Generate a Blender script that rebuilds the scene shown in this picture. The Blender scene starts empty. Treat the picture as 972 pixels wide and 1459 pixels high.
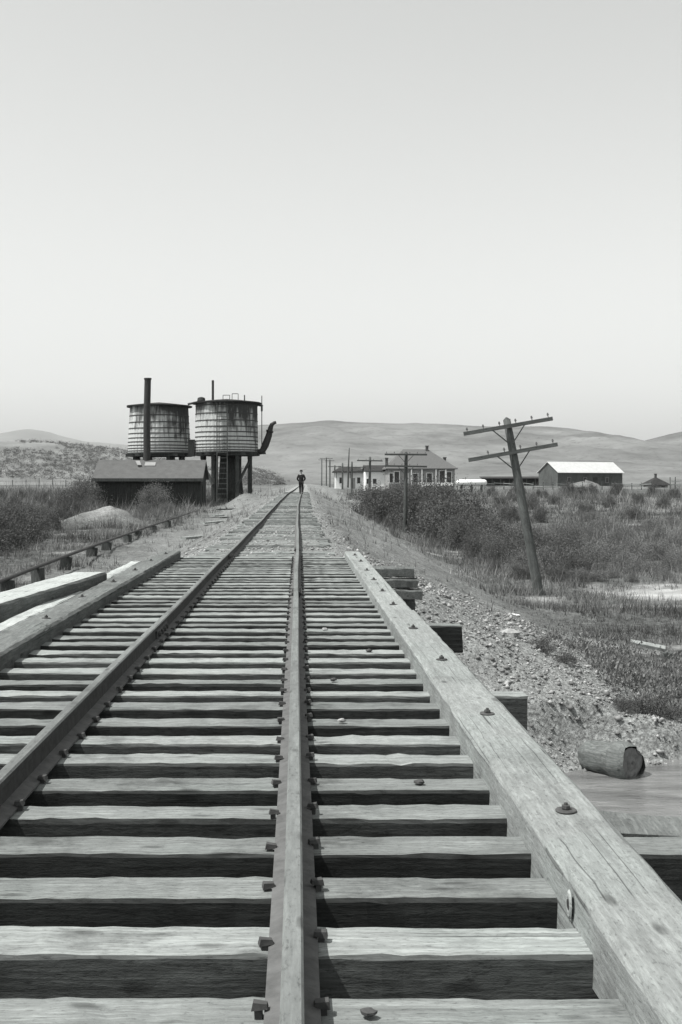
import bpy, math, random
import numpy as np
from mathutils import Vector, Matrix

random.seed(7)
RNG = np.random.default_rng(11)
scene = bpy.context.scene
COL = scene.collection
R = math.radians

# ------------------------------------------------------------------ camera, sky, sun, exposure
CAM_Z = 0.96                                   # metres above the rail heads (z = 0)
cam_d = bpy.data.cameras.new('camera')
cam = bpy.data.objects.new('camera', cam_d)
COL.objects.link(cam)
cam.location = (0, 0, CAM_Z)
cam.rotation_euler = (R(90), 0, 0)
cam_d.sensor_fit = 'VERTICAL'
cam_d.sensor_height = 90.0
cam_d.lens = 90.0 * 1700 / 1459
cam_d.shift_x = 61 / 1459
cam_d.shift_y = -40.5 / 1459
cam_d.clip_start = 0.05
cam_d.clip_end = 40000
scene.camera = cam

SUN_EL, SUN_BACK = 61.0, 17.0                   # sun stands to the left, a little behind the camera
ce = math.cos(R(SUN_EL))
sdir = Vector((-ce * math.cos(R(SUN_BACK)), -ce * math.sin(R(SUN_BACK)), math.sin(R(SUN_EL))))
world = bpy.data.worlds.new('World')
scene.world = world
world.use_nodes = True
wn = world.node_tree
wn.nodes.clear()
w_out = wn.nodes.new('ShaderNodeOutputWorld')
w_bg = wn.nodes.new('ShaderNodeBackground')
w_sky = wn.nodes.new('ShaderNodeTexSky')
w_sky.sky_type = 'NISHITA'
w_sky.sun_disc = False
w_sky.sun_elevation = R(SUN_EL)
w_sky.sun_rotation = R(270 - SUN_BACK)
w_sky.altitude = 0
w_sky.air_density = 1.0
w_sky.dust_density = 2.0
w_sep = wn.nodes.new('ShaderNodeSeparateColor')   # old blue-sensitive film sees only the blue of the sky
w_com = wn.nodes.new('ShaderNodeMix')
w_com.data_type = 'RGBA'
w_com.blend_type = 'MULTIPLY'
w_com.inputs[0].default_value = 1.0
w_com.inputs[7].default_value = (0.985, 1.0, 0.985, 1)
wn.links.new(w_sky.outputs[0], w_sep.inputs[0])
wn.links.new(w_sep.outputs[2], w_com.inputs[6])
wn.links.new(w_com.outputs[2], w_bg.inputs[0])
w_bg.inputs[1].default_value = 0.15
wn.links.new(w_bg.outputs[0], w_out.inputs[0])

sun_d = bpy.data.lights.new('sun', 'SUN')
sun_d.energy = 5.0
sun_d.angle = R(0.5)
sun_d.color = (1.0, 0.985, 0.955)
sun = bpy.data.objects.new('sun', sun_d)
COL.objects.link(sun)
sun.rotation_euler = (-sdir).to_track_quat('-Z', 'Y').to_euler()
sun.location = (-30, -10, 60)

vs = scene.view_settings
vs.view_transform = 'Standard'
vs.look = 'None'
vs.gamma = 1.0
vs.exposure = 0.2
vs.use_curve_mapping = False
scene.render.engine = 'CYCLES'
scene.cycles.max_bounces = 6
scene.cycles.volume_bounces = 3

# ------------------------------------------------------------------ small helpers
def px(u, Y):
    return (u - 425.0) * Y / 1700.0

def pz(v, Y):
    return CAM_Z - (v - 689.0) * Y / 1700.0

def tag(o, label=None, cat=None, group=None, kind=None):
    if label: o['label'] = label
    if cat: o['category'] = cat
    if group: o['group'] = group
    if kind: o['kind'] = kind
    return o

def empty(name, loc, rz=0.0):
    o = bpy.data.objects.new(name, None)
    o.empty_display_size = 0.2
    COL.objects.link(o)
    o.location = loc
    o.rotation_euler = (0, 0, rz)
    return o

def copy_tree(o, parent=None):
    c = o.copy()
    COL.objects.link(c)
    if parent is not None:
        c.parent = parent
    for ch in list(o.children):
        copy_tree(ch, c)
    return c

class MB:
    """collects shapes and links them as one mesh object"""
    def __init__(self):
        self.v, self.f = [], []
    def add(self, vs_, fs_):
        n = len(self.v)
        self.v += [tuple(p) for p in vs_]
        self.f += [tuple(i + n for i in f) for f in fs_]
        return self
    def box(self, x0, x1, y0, y1, z0, z1, M=None, ch=0.0):
        if ch <= 0:
            vs_ = [Vector(p) for p in ((x0,y0,z0),(x1,y0,z0),(x1,y1,z0),(x0,y1,z0),(x0,y0,z1),(x1,y0,z1),(x1,y1,z1),(x0,y1,z1))]
            fs_ = [(0,3,2,1),(4,5,6,7),(0,1,5,4),(1,2,6,5),(2,3,7,6),(3,0,4,7)]
        else:
            # chamfered box: long direction kept by sweeping an octagon
            d = (x1-x0, y1-y0, z1-z0)
            a = d.index(max(d))
            lo = (x0,y0,z0); hi = (x1,y1,z1)
            b, c = [(1,2),(2,0),(0,1)][a]
            oc = [(lo[b]+ch,lo[c]),(hi[b]-ch,lo[c]),(hi[b],lo[c]+ch),(hi[b],hi[c]-ch),(hi[b]-ch,hi[c]),(lo[b]+ch,hi[c]),(lo[b],hi[c]-ch),(lo[b],lo[c]+ch)]
            vs_ = []
            for e in (lo[a], hi[a]):
                for p in oc:
                    q = [0,0,0]; q[a] = e; q[b] = p[0]; q[c] = p[1]
                    vs_.append(Vector(q))
            fs_ = [tuple(range(7,-1,-1)), tuple(range(8,16))]
            fs_ += [(i,(i+1)%8,8+(i+1)%8,8+i) for i in range(8)]
        if M is not None:
            vs_ = [M @ p for p in vs_]
        return self.add(vs_, fs_)
    def bar(self, p0, p1, w, h, up=(0,0,1)):
        p0, p1 = Vector(p0), Vector(p1)
        d = (p1 - p0)
        L = d.length
        d.normalize()
        u = Vector(up)
        s = d.cross(u)
        if s.length < 1e-5:
            s = d.cross(Vector((0,1,0)))
        s.normalize()
        u = s.cross(d)
        vs_ = []
        for e in (p0, p1):
            for a, b in ((-1,-1),(1,-1),(1,1),(-1,1)):
                vs_.append(e + s*(a*w/2) + u*(b*h/2))
        return self.add(vs_, [(0,1,2,3),(7,6,5,4),(0,4,5,1),(1,5,6,2),(2,6,7,3),(3,7,4,0)])
    def tube(self, pts, rad, n=10, caps=True):
        pts = [Vector(p) for p in pts]
        if not hasattr(rad, '__len__'):
            rad = [rad]*len(pts)
        vs_, fs_ = [], []
        prev = None
        for i, p in enumerate(pts):
            d = (pts[min(i+1,len(pts)-1)] - pts[max(i-1,0)]).normalized()
            ref = prev if prev is not None else (Vector((0,0,1)) if abs(d.z) < 0.9 else Vector((1,0,0)))
            s = (ref - d*ref.dot(d)).normalized()
            prev = s
            t = d.cross(s)
            for k in range(n):
                a = 2*math.pi*k/n
                vs_.append(p + (s*math.cos(a) + t*math.sin(a))*rad[i])
        for i in range(len(pts)-1):
            for k in range(n):
                fs_.append((i*n+k, i*n+(k+1)%n, (i+1)*n+(k+1)%n, (i+1)*n+k))
        if caps:
            fs_.append(tuple(range(n-1,-1,-1)))
            fs_.append(tuple((len(pts)-1)*n+k for k in range(n)))
        return self.add(vs_, fs_)
    def lathe(self, prof, n=48, c=(0,0), wob=None):
        vs_, fs_ = [], []
        for (r, z) in prof:
            for k in range(n):
                a = 2*math.pi*k/n
                rr = r*(wob(a, z) if wob else 1)
                vs_.append((c[0]+rr*math.cos(a), c[1]+rr*math.sin(a), z))
        for i in range(len(prof)-1):
            for k in range(n):
                fs_.append((i*n+k, i*n+(k+1)%n, (i+1)*n+(k+1)%n, (i+1)*n+k))
        fs_.append(tuple(range(n-1,-1,-1)))
        fs_.append(tuple((len(prof)-1)*n+k for k in range(n)))
        return self.add(vs_, fs_)
    def build(self, name, mat, parent=None, smooth=False, loc=None):
        me = bpy.data.meshes.new(name)
        me.from_pydata([tuple(p) for p in self.v], [], self.f)
        me.validate()
        me.update()
        if smooth:
            me.polygons.foreach_set('use_smooth', [True]*len(me.polygons))
        me.materials.append(mat)
        o = bpy.data.objects.new(name, me)
        COL.objects.link(o)
        if parent is not None:
            o.parent = parent
        if loc is not None:
            o.location = loc
        return o

def np_mesh(name, verts, faces, mat, attrs=None, smooth=False, parent=None):
    """faces: (n,k) int array, all with k corners"""
    me = bpy.data.meshes.new(name)
    nv, (nf, k) = len(verts), faces.shape
    me.vertices.add(nv)
    me.vertices.foreach_set('co', np.asarray(verts, dtype=np.float32).ravel())
    me.loops.add(nf*k)
    me.loops.foreach_set('vertex_index', faces.astype(np.int32).ravel())
    me.polygons.add(nf)
    me.polygons.foreach_set('loop_start', np.arange(0, nf*k, k, dtype=np.int32))
    if smooth:
        me.polygons.foreach_set('use_smooth', np.ones(nf, dtype=bool))
    me.update(calc_edges=True)
    for an, av in (attrs or {}).items():
        at_ = me.attributes.new(an, 'FLOAT', 'POINT')
        at_.data.foreach_set('value', np.asarray(av, dtype=np.float32))
    me.materials.append(mat)
    o = bpy.data.objects.new(name, me)
    COL.objects.link(o)
    if parent is not None:
        o.parent = parent
    return o

_tab = np.random.default_rng(3).random((256, 256))
def vn(x, y, f, seed=0):
    x = np.asarray(x, float)*f + seed*17.31
    y = np.asarray(y, float)*f + seed*9.77
    xi = np.floor(x).astype(int); yi = np.floor(y).astype(int)
    fx = x-xi; fy = y-yi
    fx = fx*fx*(3-2*fx); fy = fy*fy*(3-2*fy)
    a = _tab[xi & 255, yi & 255]; b = _tab[(xi+1) & 255, yi & 255]
    c = _tab[xi & 255, (yi+1) & 255]; d = _tab[(xi+1) & 255, (yi+1) & 255]
    return (a*(1-fx)+b*fx)*(1-fy) + (c*(1-fx)+d*fx)*fy      # 0..1

def fbm(x, y, f, o=4, seed=0):
    t = 0; amp = 1; s = 0
    for i in range(o):
        t = t + amp*vn(x, y, f*2**i, seed+i); s += amp; amp *= .55
    return t/s

def sstep(a, b, x):
    t = np.clip((np.asarray(x, float)-a)/(b-a), 0, 1)
    return t*t*(3-2*t)

# ------------------------------------------------------------------ materials (all greys: a black and white world)
TINT = (0.985, 1.0, 0.995)
def g(v):
    return (v*TINT[0], v*TINT[1], v*TINT[2], 1)

class NT:
    def __init__(self, name, rough=0.85, spec=0.2):
        self.m = bpy.data.materials.new(name)
        self.m.use_nodes = True
        self.t = self.m.node_tree
        self.b = self.t.nodes['Principled BSDF']
        self.b.inputs['Roughness'].default_value = rough
        self.b.inputs['Specular IOR Level'].default_value = spec
        self.out = self.t.nodes['Material Output']
    def n(self, typ, **kw):
        nd = self.t.nodes.new(typ)
        for k, v in kw.items():
            setattr(nd, k, v)
        return nd
    def l(self, a, b):
        self.t.links.new(a, b)
    def coord(self, rnd=True, kind='Object'):
        tc = self.n('ShaderNodeTexCoord')
        if not rnd:
            return tc.outputs[kind]
        oi = self.n('ShaderNodeObjectInfo')
        mu = self.n('ShaderNodeVectorMath', operation='SCALE')
        mu.inputs[0].default_value = (37.0, 53.0, 71.0)
        self.l(oi.outputs['Random'], mu.inputs['Scale'])
        ad = self.n('ShaderNodeVectorMath', operation='ADD')
        self.l(tc.outputs[kind], ad.inputs[0]); self.l(mu.outputs[0], ad.inputs[1])
        return ad.outputs[0]
    def noise(self, vec, scale, detail=4, rough=0.6, sc3=None, dist=0.0):
        if sc3:
            mp = self.n('ShaderNodeMapping')
            mp.inputs['Scale'].default_value = sc3
            self.l(vec, mp.inputs['Vector'])
            vec = mp.outputs[0]
        nz = self.n('ShaderNodeTexNoise')
        nz.inputs['Scale'].default_value = scale
        nz.inputs['Detail'].default_value = detail
        nz.inputs['Roughness'].default_value = rough
        nz.inputs['Distortion'].default_value = dist
        self.l(vec, nz.inputs['Vector'])
        return nz.outputs['Fac']
    def ramp(self, fac, stops):
        r = self.n('ShaderNodeValToRGB')
        el = r.color_ramp.elements
        while len(el) < len(stops):
            el.new(0.5)
        for e, (p, v) in zip(el, stops):
            e.position = p
            e.color = g(v)
        self.l(fac, r.inputs[0])
        return r.outputs[0]
    def mix(self, fac, a, b, mode='MIX'):
        m = self.n('ShaderNodeMix', data_type='RGBA', blend_type=mode)
        for s, i in ((fac, 0), (a, 6), (b, 7)):
            if isinstance(s, (int, float)):
                m.inputs[i].default_value = s if i == 0 else g(s)
            else:
                self.l(s, m.inputs[i])
        return m.outputs[2]
    def bump(self, h, strength=0.5, dist=0.02):
        b = self.n('ShaderNodeBump')
        b.inputs['Strength'].default_value = strength
        b.inputs['Distance'].default_value = dist
        self.l(h, b.inputs['Height'])
        self.l(b.outputs[0], self.b.inputs['Normal'])
    def col(self, c):
        self.l(c, self.b.inputs['Base Color'])
    def rndval(self, lo, hi):
        oi = self.n('ShaderNodeObjectInfo')
        mr = self.n('ShaderNodeMapRange')
        mr.inputs['To Min'].default_value = lo
        mr.inputs['To Max'].default_value = hi
        self.l(oi.outputs['Random'], mr.inputs['Value'])
        return mr.outputs[0]

def wood(name, dark, light, axis='x', grain=1.0, patch=0.5, rough=0.9, bump=0.35, crack=True, vary=(0.80, 1.16)):
    k = NT(name, rough, 0.12)
    v = k.coord()
    def an(al, ac):
        return {'x': (al, ac, ac), 'y': (ac, al, ac), 'z': (ac, ac, al)}[axis]
    fine = k.noise(v, grain, 4, 0.7, an(7.0, 95), 0.1)
    streak = k.noise(v, grain, 4, 0.6, an(0.5, 26), 0.1)
    big = k.noise(v, 2.6*grain, 6, 0.7)
    speck = k.noise(v, grain, 4, 0.75, an(40, 120))
    pit = k.n('ShaderNodeTexVoronoi')
    mp = k.n('ShaderNodeMapping')
    mp.inputs['Scale'].default_value = an(3.2, 9.0)
    k.l(v, mp.inputs['Vector']); k.l(mp.outputs[0], pit.inputs['Vector'])
    pit.inputs['Scale'].default_value = 1.0
    mid = (dark+light)/2
    c = k.ramp(fine, [(0.30, dark*.45+mid*.55), (0.5, mid), (0.70, light)])
    c = k.mix(0.6, c, k.ramp(streak, [(0.30, 0.66), (0.48, 1.0), (0.70, 1.14)]), 'MULTIPLY')
    c = k.mix(patch, c, k.ramp(big, [(0.33, 0.42), (0.46, 0.92), (0.66, 1.16)]), 'MULTIPLY')
    c = k.mix(0.9, c, k.ramp(speck, [(0.30, 0.45), (0.44, 0.98), (0.72, 1.15)]), 'MULTIPLY')
    c = k.mix(0.75, c, k.ramp(pit.outputs['Distance'], [(0.0, 0.25), (0.09, 0.45), (0.16, 1.0)]), 'MULTIPLY')
    if crack:
        ck = k.noise(v, grain, 2, 0.5, an(0.10, 15), 0.1)
        cm = k.ramp(ck, [(0.486, 1.0), (0.497, 0.2), (0.503, 0.2), (0.514, 1.0)])
        gate = k.noise(v, 1.7, 2, 0.5)
        gm = k.ramp(gate, [(0.55, 0.0), (0.62, 0.8)])
        c = k.mix(gm, c, k.mix(1.0, c, cm, 'MULTIPLY'))
    rv = k.rndval(*vary)
    hs = k.n('ShaderNodeHueSaturation')
    k.l(c, hs.inputs['Color']); k.l(rv, hs.inputs['Value'])
    k.col(hs.outputs[0])
    ad = k.n('ShaderNodeMath', operation='ADD')
    k.l(fine, ad.inputs[0]); k.l(speck, ad.inputs[1])
    k.bump(ad.outputs[0], bump, 0.006)
    return k.m

def flat(name, v, rough=0.8, var=0.25, scale=4, spec=0.2, metal=0.0, bump=0.0, detail=5):
    k = NT(name, rough, spec)
    k.b.inputs['Metallic'].default_value = metal
    n1 = k.noise(k.coord(), scale, detail, 0.65)
    k.col(k.ramp(n1, [(0.28, v*(1-var)), (0.5, v), (0.75, v*(1+var))]))
    if bump:
        k.bump(n1, bump, 0.02)
    return k.m

M = {}
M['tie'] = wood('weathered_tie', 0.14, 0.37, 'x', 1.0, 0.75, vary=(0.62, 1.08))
M['tie_side'] = wood('creosote_shade_side', 0.02, 0.085, 'x', 0.7, 0.8, vary=(0.5, 1.6))  # creosote tone, taken darker to hold the shade on the tie sides
M['old_tie'] = wood('buried_tie', 0.10, 0.27, 'x', 1.0, 0.7, vary=(0.5, 1.2))
M['guard'] = wood('guard_timber_wood', 0.18, 0.36, 'y', 0.9, 0.45)
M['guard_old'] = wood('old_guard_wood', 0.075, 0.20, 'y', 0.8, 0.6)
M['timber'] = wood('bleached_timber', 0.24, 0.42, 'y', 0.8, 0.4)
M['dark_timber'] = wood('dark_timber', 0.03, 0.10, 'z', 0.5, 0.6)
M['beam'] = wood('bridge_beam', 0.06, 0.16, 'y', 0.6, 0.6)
M['pole'] = wood('pole_wood', 0.04, 0.14, 'z', 0.35, 0.7)
M['arm'] = wood('crossarm_wood', 0.045, 0.13, 'x', 0.4, 0.5, crack=False)
M['plank'] = wood('plank_wood', 0.2, 0.38, 'x', 0.7, 0.5)
M['steel'] = wood('rail_head_steel', 0.11, 0.20, 'y', 0.6, 0.6, rough=0.55, bump=0.12, crack=False, vary=(0.98, 1.02))
M['web'] = flat('rail_web_rust', 0.055, 0.85, 0.35, 16, 0.15, 0, 0.2)
M['flange'] = flat('rail_flange', 0.11, 0.85, 0.3, 18, 0.15, 0, 0.2)
M['rust'] = flat('rusty_iron', 0.06, 0.75, 0.4, 30, 0.3)
M['iron'] = flat('dark_iron', 0.035, 0.6, 0.3, 6, 0.3)
M['insulator'] = flat('insulator_glass', 0.12, 0.2, 0.1, 4, 0.5)
M['white'] = flat('white_paint', 0.78, 0.7, 0.06, 2)
M['pale'] = flat('pale_paint', 0.27, 0.8, 0.12, 2)
M['roof_shingle'] = flat('roof_shingle', 0.115, 0.9, 0.2, 6)
M['roof_pale'] = flat('roof_tin', 0.5, 0.6, 0.12, 1.2)
M['roof_dark'] = flat('roof_tarpaper', 0.035, 0.9, 0.35, 1.5)
M['roof_shed'] = flat('roof_boards', 0.10, 0.9, 0.18, 2.0)
M['dark_wall'] = wood('dark_board_wall', 0.025, 0.075, 'z', 0.30, 0.6, crack=False)
M['barn_wall'] = wood('barn_board_wall', 0.06, 0.14, 'z', 0.25, 0.6, crack=False)
M['glass'] = flat('dark_window_glass', 0.04, 0.15, 0.1, 2, 0.5)
M['stone'] = flat('stone', 0.30, 0.95, 0.35, 14, 0.1, 0, 0.4)
M['brick'] = flat('brick', 0.10, 0.9, 0.25, 8)
M['cloth'] = flat('dark_wool', 0.022, 0.95, 0.3, 20)
M['skin'] = flat('skin', 0.32, 0.6, 0.08, 10)
M['hay'] = flat('hay', 0.17, 0.95, 0.35, 3, 0.1, 0, 0.6)
M['log'] = wood('log_bark', 0.06, 0.26, 'x', 0.5, 0.8)
M['log_end'] = flat('log_end_grain', 0.16, 0.9, 0.4, 14)

def leafmat(name, lo, hi):
    k = NT(name, 0.75, 0.15)
    at_ = k.n('ShaderNodeAttribute', attribute_name='rnd')
    k.col(k.ramp(at_.outputs['Fac'], [(0.0, lo), (0.6, (lo+hi)/2), (1.0, hi)]))
    tr = k.n('ShaderNodeBsdfTranslucent')
    tr.inputs['Color'].default_value = g((lo+hi)*.4)
    mx = k.n('ShaderNodeMixShader')
    mx.inputs[0].default_value = 0.2
    k.l(k.b.outputs[0], mx.inputs[1]); k.l(tr.outputs[0], mx.inputs[2])
    k.l(mx.outputs[0], k.out.inputs['Surface'])
    return k.m
M['leaf'] = leafmat('willow_leaf', 0.035, 0.19)
M['leaf_pale'] = leafmat('pale_scrub_leaf', 0.08, 0.27)
M['grass'] = leafmat('dry_grass', 0.05, 0.27)
M['grass_pale'] = leafmat('bleached_grass', 0.16, 0.42)
M['stem'] = flat('shrub_stem', 0.12, 0.9, 0.3, 10)

def ground_mat():
    k = NT('ground_soil', 0.97, 0.08)
    v = k.coord(False)
    gr = k.n('ShaderNodeAttribute', attribute_name='gravel').outputs['Fac']
    br = k.n('ShaderNodeAttribute', attribute_name='bright').outputs['Fac']
    n1 = k.noise(v, 9, 8, 0.72)
    n2 = k.noise(v, 0.35, 6, 0.65)
    n3 = k.noise(v, 34, 4, 0.75)
    vo = k.n('ShaderNodeTexVoronoi')
    vo.inputs['Scale'].default_value = 17
    k.l(v, vo.inputs['Vector'])
    n4 = k.noise(v, 1.9, 6, 0.7)
    soil = k.mix(0.6, k.ramp(n1, [(0.3, 0.05), (0.5, 0.12), (0.72, 0.24)]), k.ramp(n2, [(0.3, 0.5), (0.7, 1.25)]), 'MULTIPLY')
    soil = k.mix(0.85, soil, k.ramp(n4, [(0.32, 0.45), (0.5, 0.95), (0.68, 1.45)]), 'MULTIPLY')
    gv = k.mix(0.75, k.ramp(n3, [(0.3, 0.14), (0.48, 0.34), (0.7, 0.55)]), k.ramp(n1, [(0.3, 0.45), (0.55, 1.0), (0.75, 1.2)]), 'MULTIPLY')
    st = k.ramp(vo.outputs['Distance'], [(0.0, 1.15), (0.45, 0.9), (0.62, 0.45)])
    gv = k.mix(0.6, gv, st, 'MULTIPLY')
    c = k.mix(gr, soil, gv)
    pale = k.ramp(n1, [(0.3, 0.32), (0.7, 0.62)])
    c = k.mix(br, c, pale)
    k.col(c)
    ad = k.n('ShaderNodeMath', operation='ADD')
    k.l(n1, ad.inputs[0]); k.l(n3, ad.inputs[1])
    k.bump(ad.outputs[0], 0.8, 0.05)
    return k.m
M['ground'] = ground_mat()

def hill_mat(name, lo, hi, sc, spots):
    k = NT(name, 0.95, 0.05)
    v = k.coord(False)
    n1 = k.noise(v, sc, 8, 0.62, (1, 1, 2.2))
    n2 = k.noise(v, sc*14, 6, 0.7)
    c = k.ramp(n1, [(0.32, lo), (0.66, hi)])
    s = k.ramp(n2, [(0.30, spots), (0.46, 1.0)])
    k.col(k.mix(0.8, c, s, 'MULTIPLY'))
    return k.m
M['hill'] = hill_mat('dry_hill', 0.10, 0.205, 0.0055, 0.42)
M['far_hill'] = hill_mat('far_mountain', 0.10, 0.16, 0.0006, 0.8)
M['low_hill'] = hill_mat('scrub_hill', 0.11, 0.24, 0.02, 0.5)

def water_mat():
    k = NT('muddy_water', 0.12, 0.4)
    v = k.coord(False)
    n1 = k.noise(v, 1.2, 4, 0.6, (0.6, 2.2, 1), 0.5)
    k.col(k.ramp(n1, [(0.3, 0.09), (0.5, 0.16), (0.7, 0.24)]))
    n2 = k.noise(v, 3.0, 5, 0.6, (0.7, 2.4, 1), 1.0)
    k.bump(n2, 0.55, 0.05)
    return k.m
M['water'] = water_mat()

# ------------------------------------------------------------------ terrain
def track_x(Y):
    Y = np.asarray(Y, float)
    return -0.497 + 0.26*sstep(42, 100, Y) + 0.006*np.maximum(Y-90, 0)
def track_z(Y):
    Y = np.asarray(Y, float)
    return 0.28*sstep(30, 100, Y) + 0.25*sstep(100, 300, Y) - 0.015*np.exp(-((Y-19.5)/3.0)**2)

FR = np.array([(-3000,-1.5),(-50,-2.0),(14,-2.0),(20,-2.1),(30,-2.3),(36,-2.4),(80,-2.35),(120,-1.5),(160,-.7),(200,-.1),(300,.35),(600,.45),(12000,.5)])
FL = np.array([(-3000,-1.5),(-50,-1.8),(16,-1.3),(30,-1.22),(60,-1.12),(90,-.85),(130,-.4),(200,.05),(300,.35),(600,.45),(12000,.5)])
WATER_Z = -2.42

def ground_z(X, Y):
    X = np.asarray(X, float); Y = np.asarray(Y, float)
    xc = track_x(Y); tz = track_z(Y)
    d = np.abs(X-xc)
    side = X > xc
    fl = np.where(side, np.interp(Y, FR[:,0], FR[:,1]), np.interp(Y, FL[:,0], FL[:,1]))
    amp = np.clip((d-1.5)/3, 0, 1)
    fl = fl + (fbm(X, Y, .22, 3, 5)-.5)*0.5*amp*np.clip(1-np.abs(Y-25)/400, .3, 1)
    top = tz-0.137
    sl = np.where(side, .43, .50)
    emb = top - np.clip(d-.85, 0, .75)*0.22 - np.maximum(d-1.6, 0)*sl
    emb = emb + (fbm(X, Y, 1.1, 3, 9)-.5)*0.28*np.clip((d-1.1)/1.2, 0, 1)
    k = 0.35
    h = np.clip(0.5+0.5*(emb-fl)/k, 0, 1)
    z = fl*(1-h)+emb*h + k*h*(1-h)
    # spoil bank beside the track under the tanks, dirt heap before the shed
    z = z + 1.05*np.exp(-((X+3.75)/0.85)**2/2 - ((Y-86)/8)**2/2)
    z = z + 0.95*np.exp(-((X+9.6)/1.15)**2/2 - ((Y-60)/1.6)**2/2)*(0.7+0.6*vn(X, Y, 1.5, 4))
    # creek
    wob = (fbm(X, Y, .45, 3, 21)-.5)*1.5
    wl = Y + wob*np.clip((np.abs(X-xc)-1)/2, 0, 1)
    t = sstep(13.3, 16.9-1.1*np.clip((d-2.5)/2, 0, 1), wl)
    lip = .30*sstep(13.2, 14.7, wl)+.42*sstep(14.75, 15.0, wl)+.28*sstep(15.0, 17.6, wl)
    lw = np.clip((X-xc-3.0)/.8, 0, 1)
    t = t*(1-lw)+lip*lw
    t = np.where(Y < 5, sstep(-1.5, -5.0, Y), t)
    bed = -2.75
    z = bed + (z-bed)*t
    z = z + (vn(X, Y, 3.1, 2)-.5)*0.05*np.clip(d-1.3, 0, 1) + (vn(X, Y, 6, 3)-.5)*0.018
    # ground sinks away below the hills far out
    return z

def geo(a, b, n):
    return a*(b/a)**(np.arange(1, n+1)/n)
xs = np.concatenate([-geo(14, 9000, 45)[::-1], np.arange(-14, -6, .35), np.arange(-6, 7, .12), np.arange(7, 14, .3), [14.0], geo(14, 9000, 45)])
ys = np.concatenate([-geo(6, 3000, 24)[::-1], np.arange(-6, 11, .5), np.arange(11, 24, .12), np.arange(24, 60, .35), np.arange(60, 120, .8), [120.0], geo(120, 12000, 60)])
GX, GY = np.meshgrid(xs, ys)
GZ = ground_z(GX, GY)
nx, ny = len(xs), len(ys)
idx = np.arange(nx*ny).reshape(ny, nx)
faces = np.stack([idx[:-1,:-1].ravel(), idx[:-1,1:].ravel(), idx[1:,1:].ravel(), idx[1:,:-1].ravel()], 1)

def zones(X, Y):
    xc = track_x(Y)
    d = np.abs(X-xc)
    nz = fbm(X, Y, .8, 4, 31)
    bal = sstep(1.75, 1.05, d + (nz-.5)*1.0)*np.where(Y > 12, 1, .6)
    bank = sstep(6.0, 4.6, X + (nz-.5)*2.2)*sstep(.4, .8, X)*sstep(25, 18, Y + (nz-.5)*7)*sstep(8, 12, Y)
    shore = sstep(15.6, 14.8, Y + (nz-.5)*1.6)*sstep(5, 9, Y)*(X > 0)
    slope = (0.12+.8*fbm(X*1.5, Y*.35, 1.1, 4, 15))*.95*sstep(np.where(X > xc, 7.6, 7.0), np.where(X > xc, 4.6, 3.4), d + (nz-.5)*2.2)
    gravel = np.maximum.reduce([bal, bank*.95, shore, slope])
    gravel = np.clip(gravel + (fbm(X, Y, 2.5, 3, 77)-.5)*.35*(gravel > .05), 0, 1)
    # bleached bare patches in the field
    b1 = np.exp(-((Y-35.6-(nz-.5)*4)/2.1)**2)*sstep(8.4, 9.8, X)*sstep(18, 14, X)*1.25
    b2 = np.exp(-((X-7.0)/.7)**2-((Y-34.3)/1.0)**2)*.5
    b3 = sstep(.64, .74, fbm(X, Y, .35, 4, 91))*.4*(d > 6)*(Y < 250)
    b5 = .45*np.exp(-((X+9.6)/1.2)**2 - ((Y-60)/1.7)**2)
    b4 = sstep(.0, .4, Y-70)*sstep(140, 60, np.abs(Y-190))*.18*sstep(.45, .6, fbm(X, Y, .02, 4, 12))*(d > 6)
    bright = np.clip(np.maximum.reduce([b1*(.3+nz), b2, b3, b4, b5]), 0, 1)*(Y > 6)
    return gravel, bright
GG, GB = zones(GX, GY)
o = np_mesh('ground', np.stack([GX.ravel(), GY.ravel(), GZ.ravel()], 1), faces, M['ground'], {'gravel': GG.ravel(), 'bright': GB.ravel()}, True)
tag(o, kind='structure')

# creek water
wx = np.arange(-60, 60.1, .5); wy = np.arange(-5.5, 17.1, .5)
WX, WY = np.meshgrid(wx, wy)
ii = np.arange(WX.size).reshape(WX.shape)
wf = np.stack([ii[:-1,:-1].ravel(), ii[:-1,1:].ravel(), ii[1:,1:].ravel(), ii[1:,:-1].ravel()], 1)
o = np_mesh('creek_water', np.stack([WX.ravel(), WY.ravel(), np.full(WX.size, WATER_Z)], 1), wf, M['water'], None, True)
tag(o, kind='structure')

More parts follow.
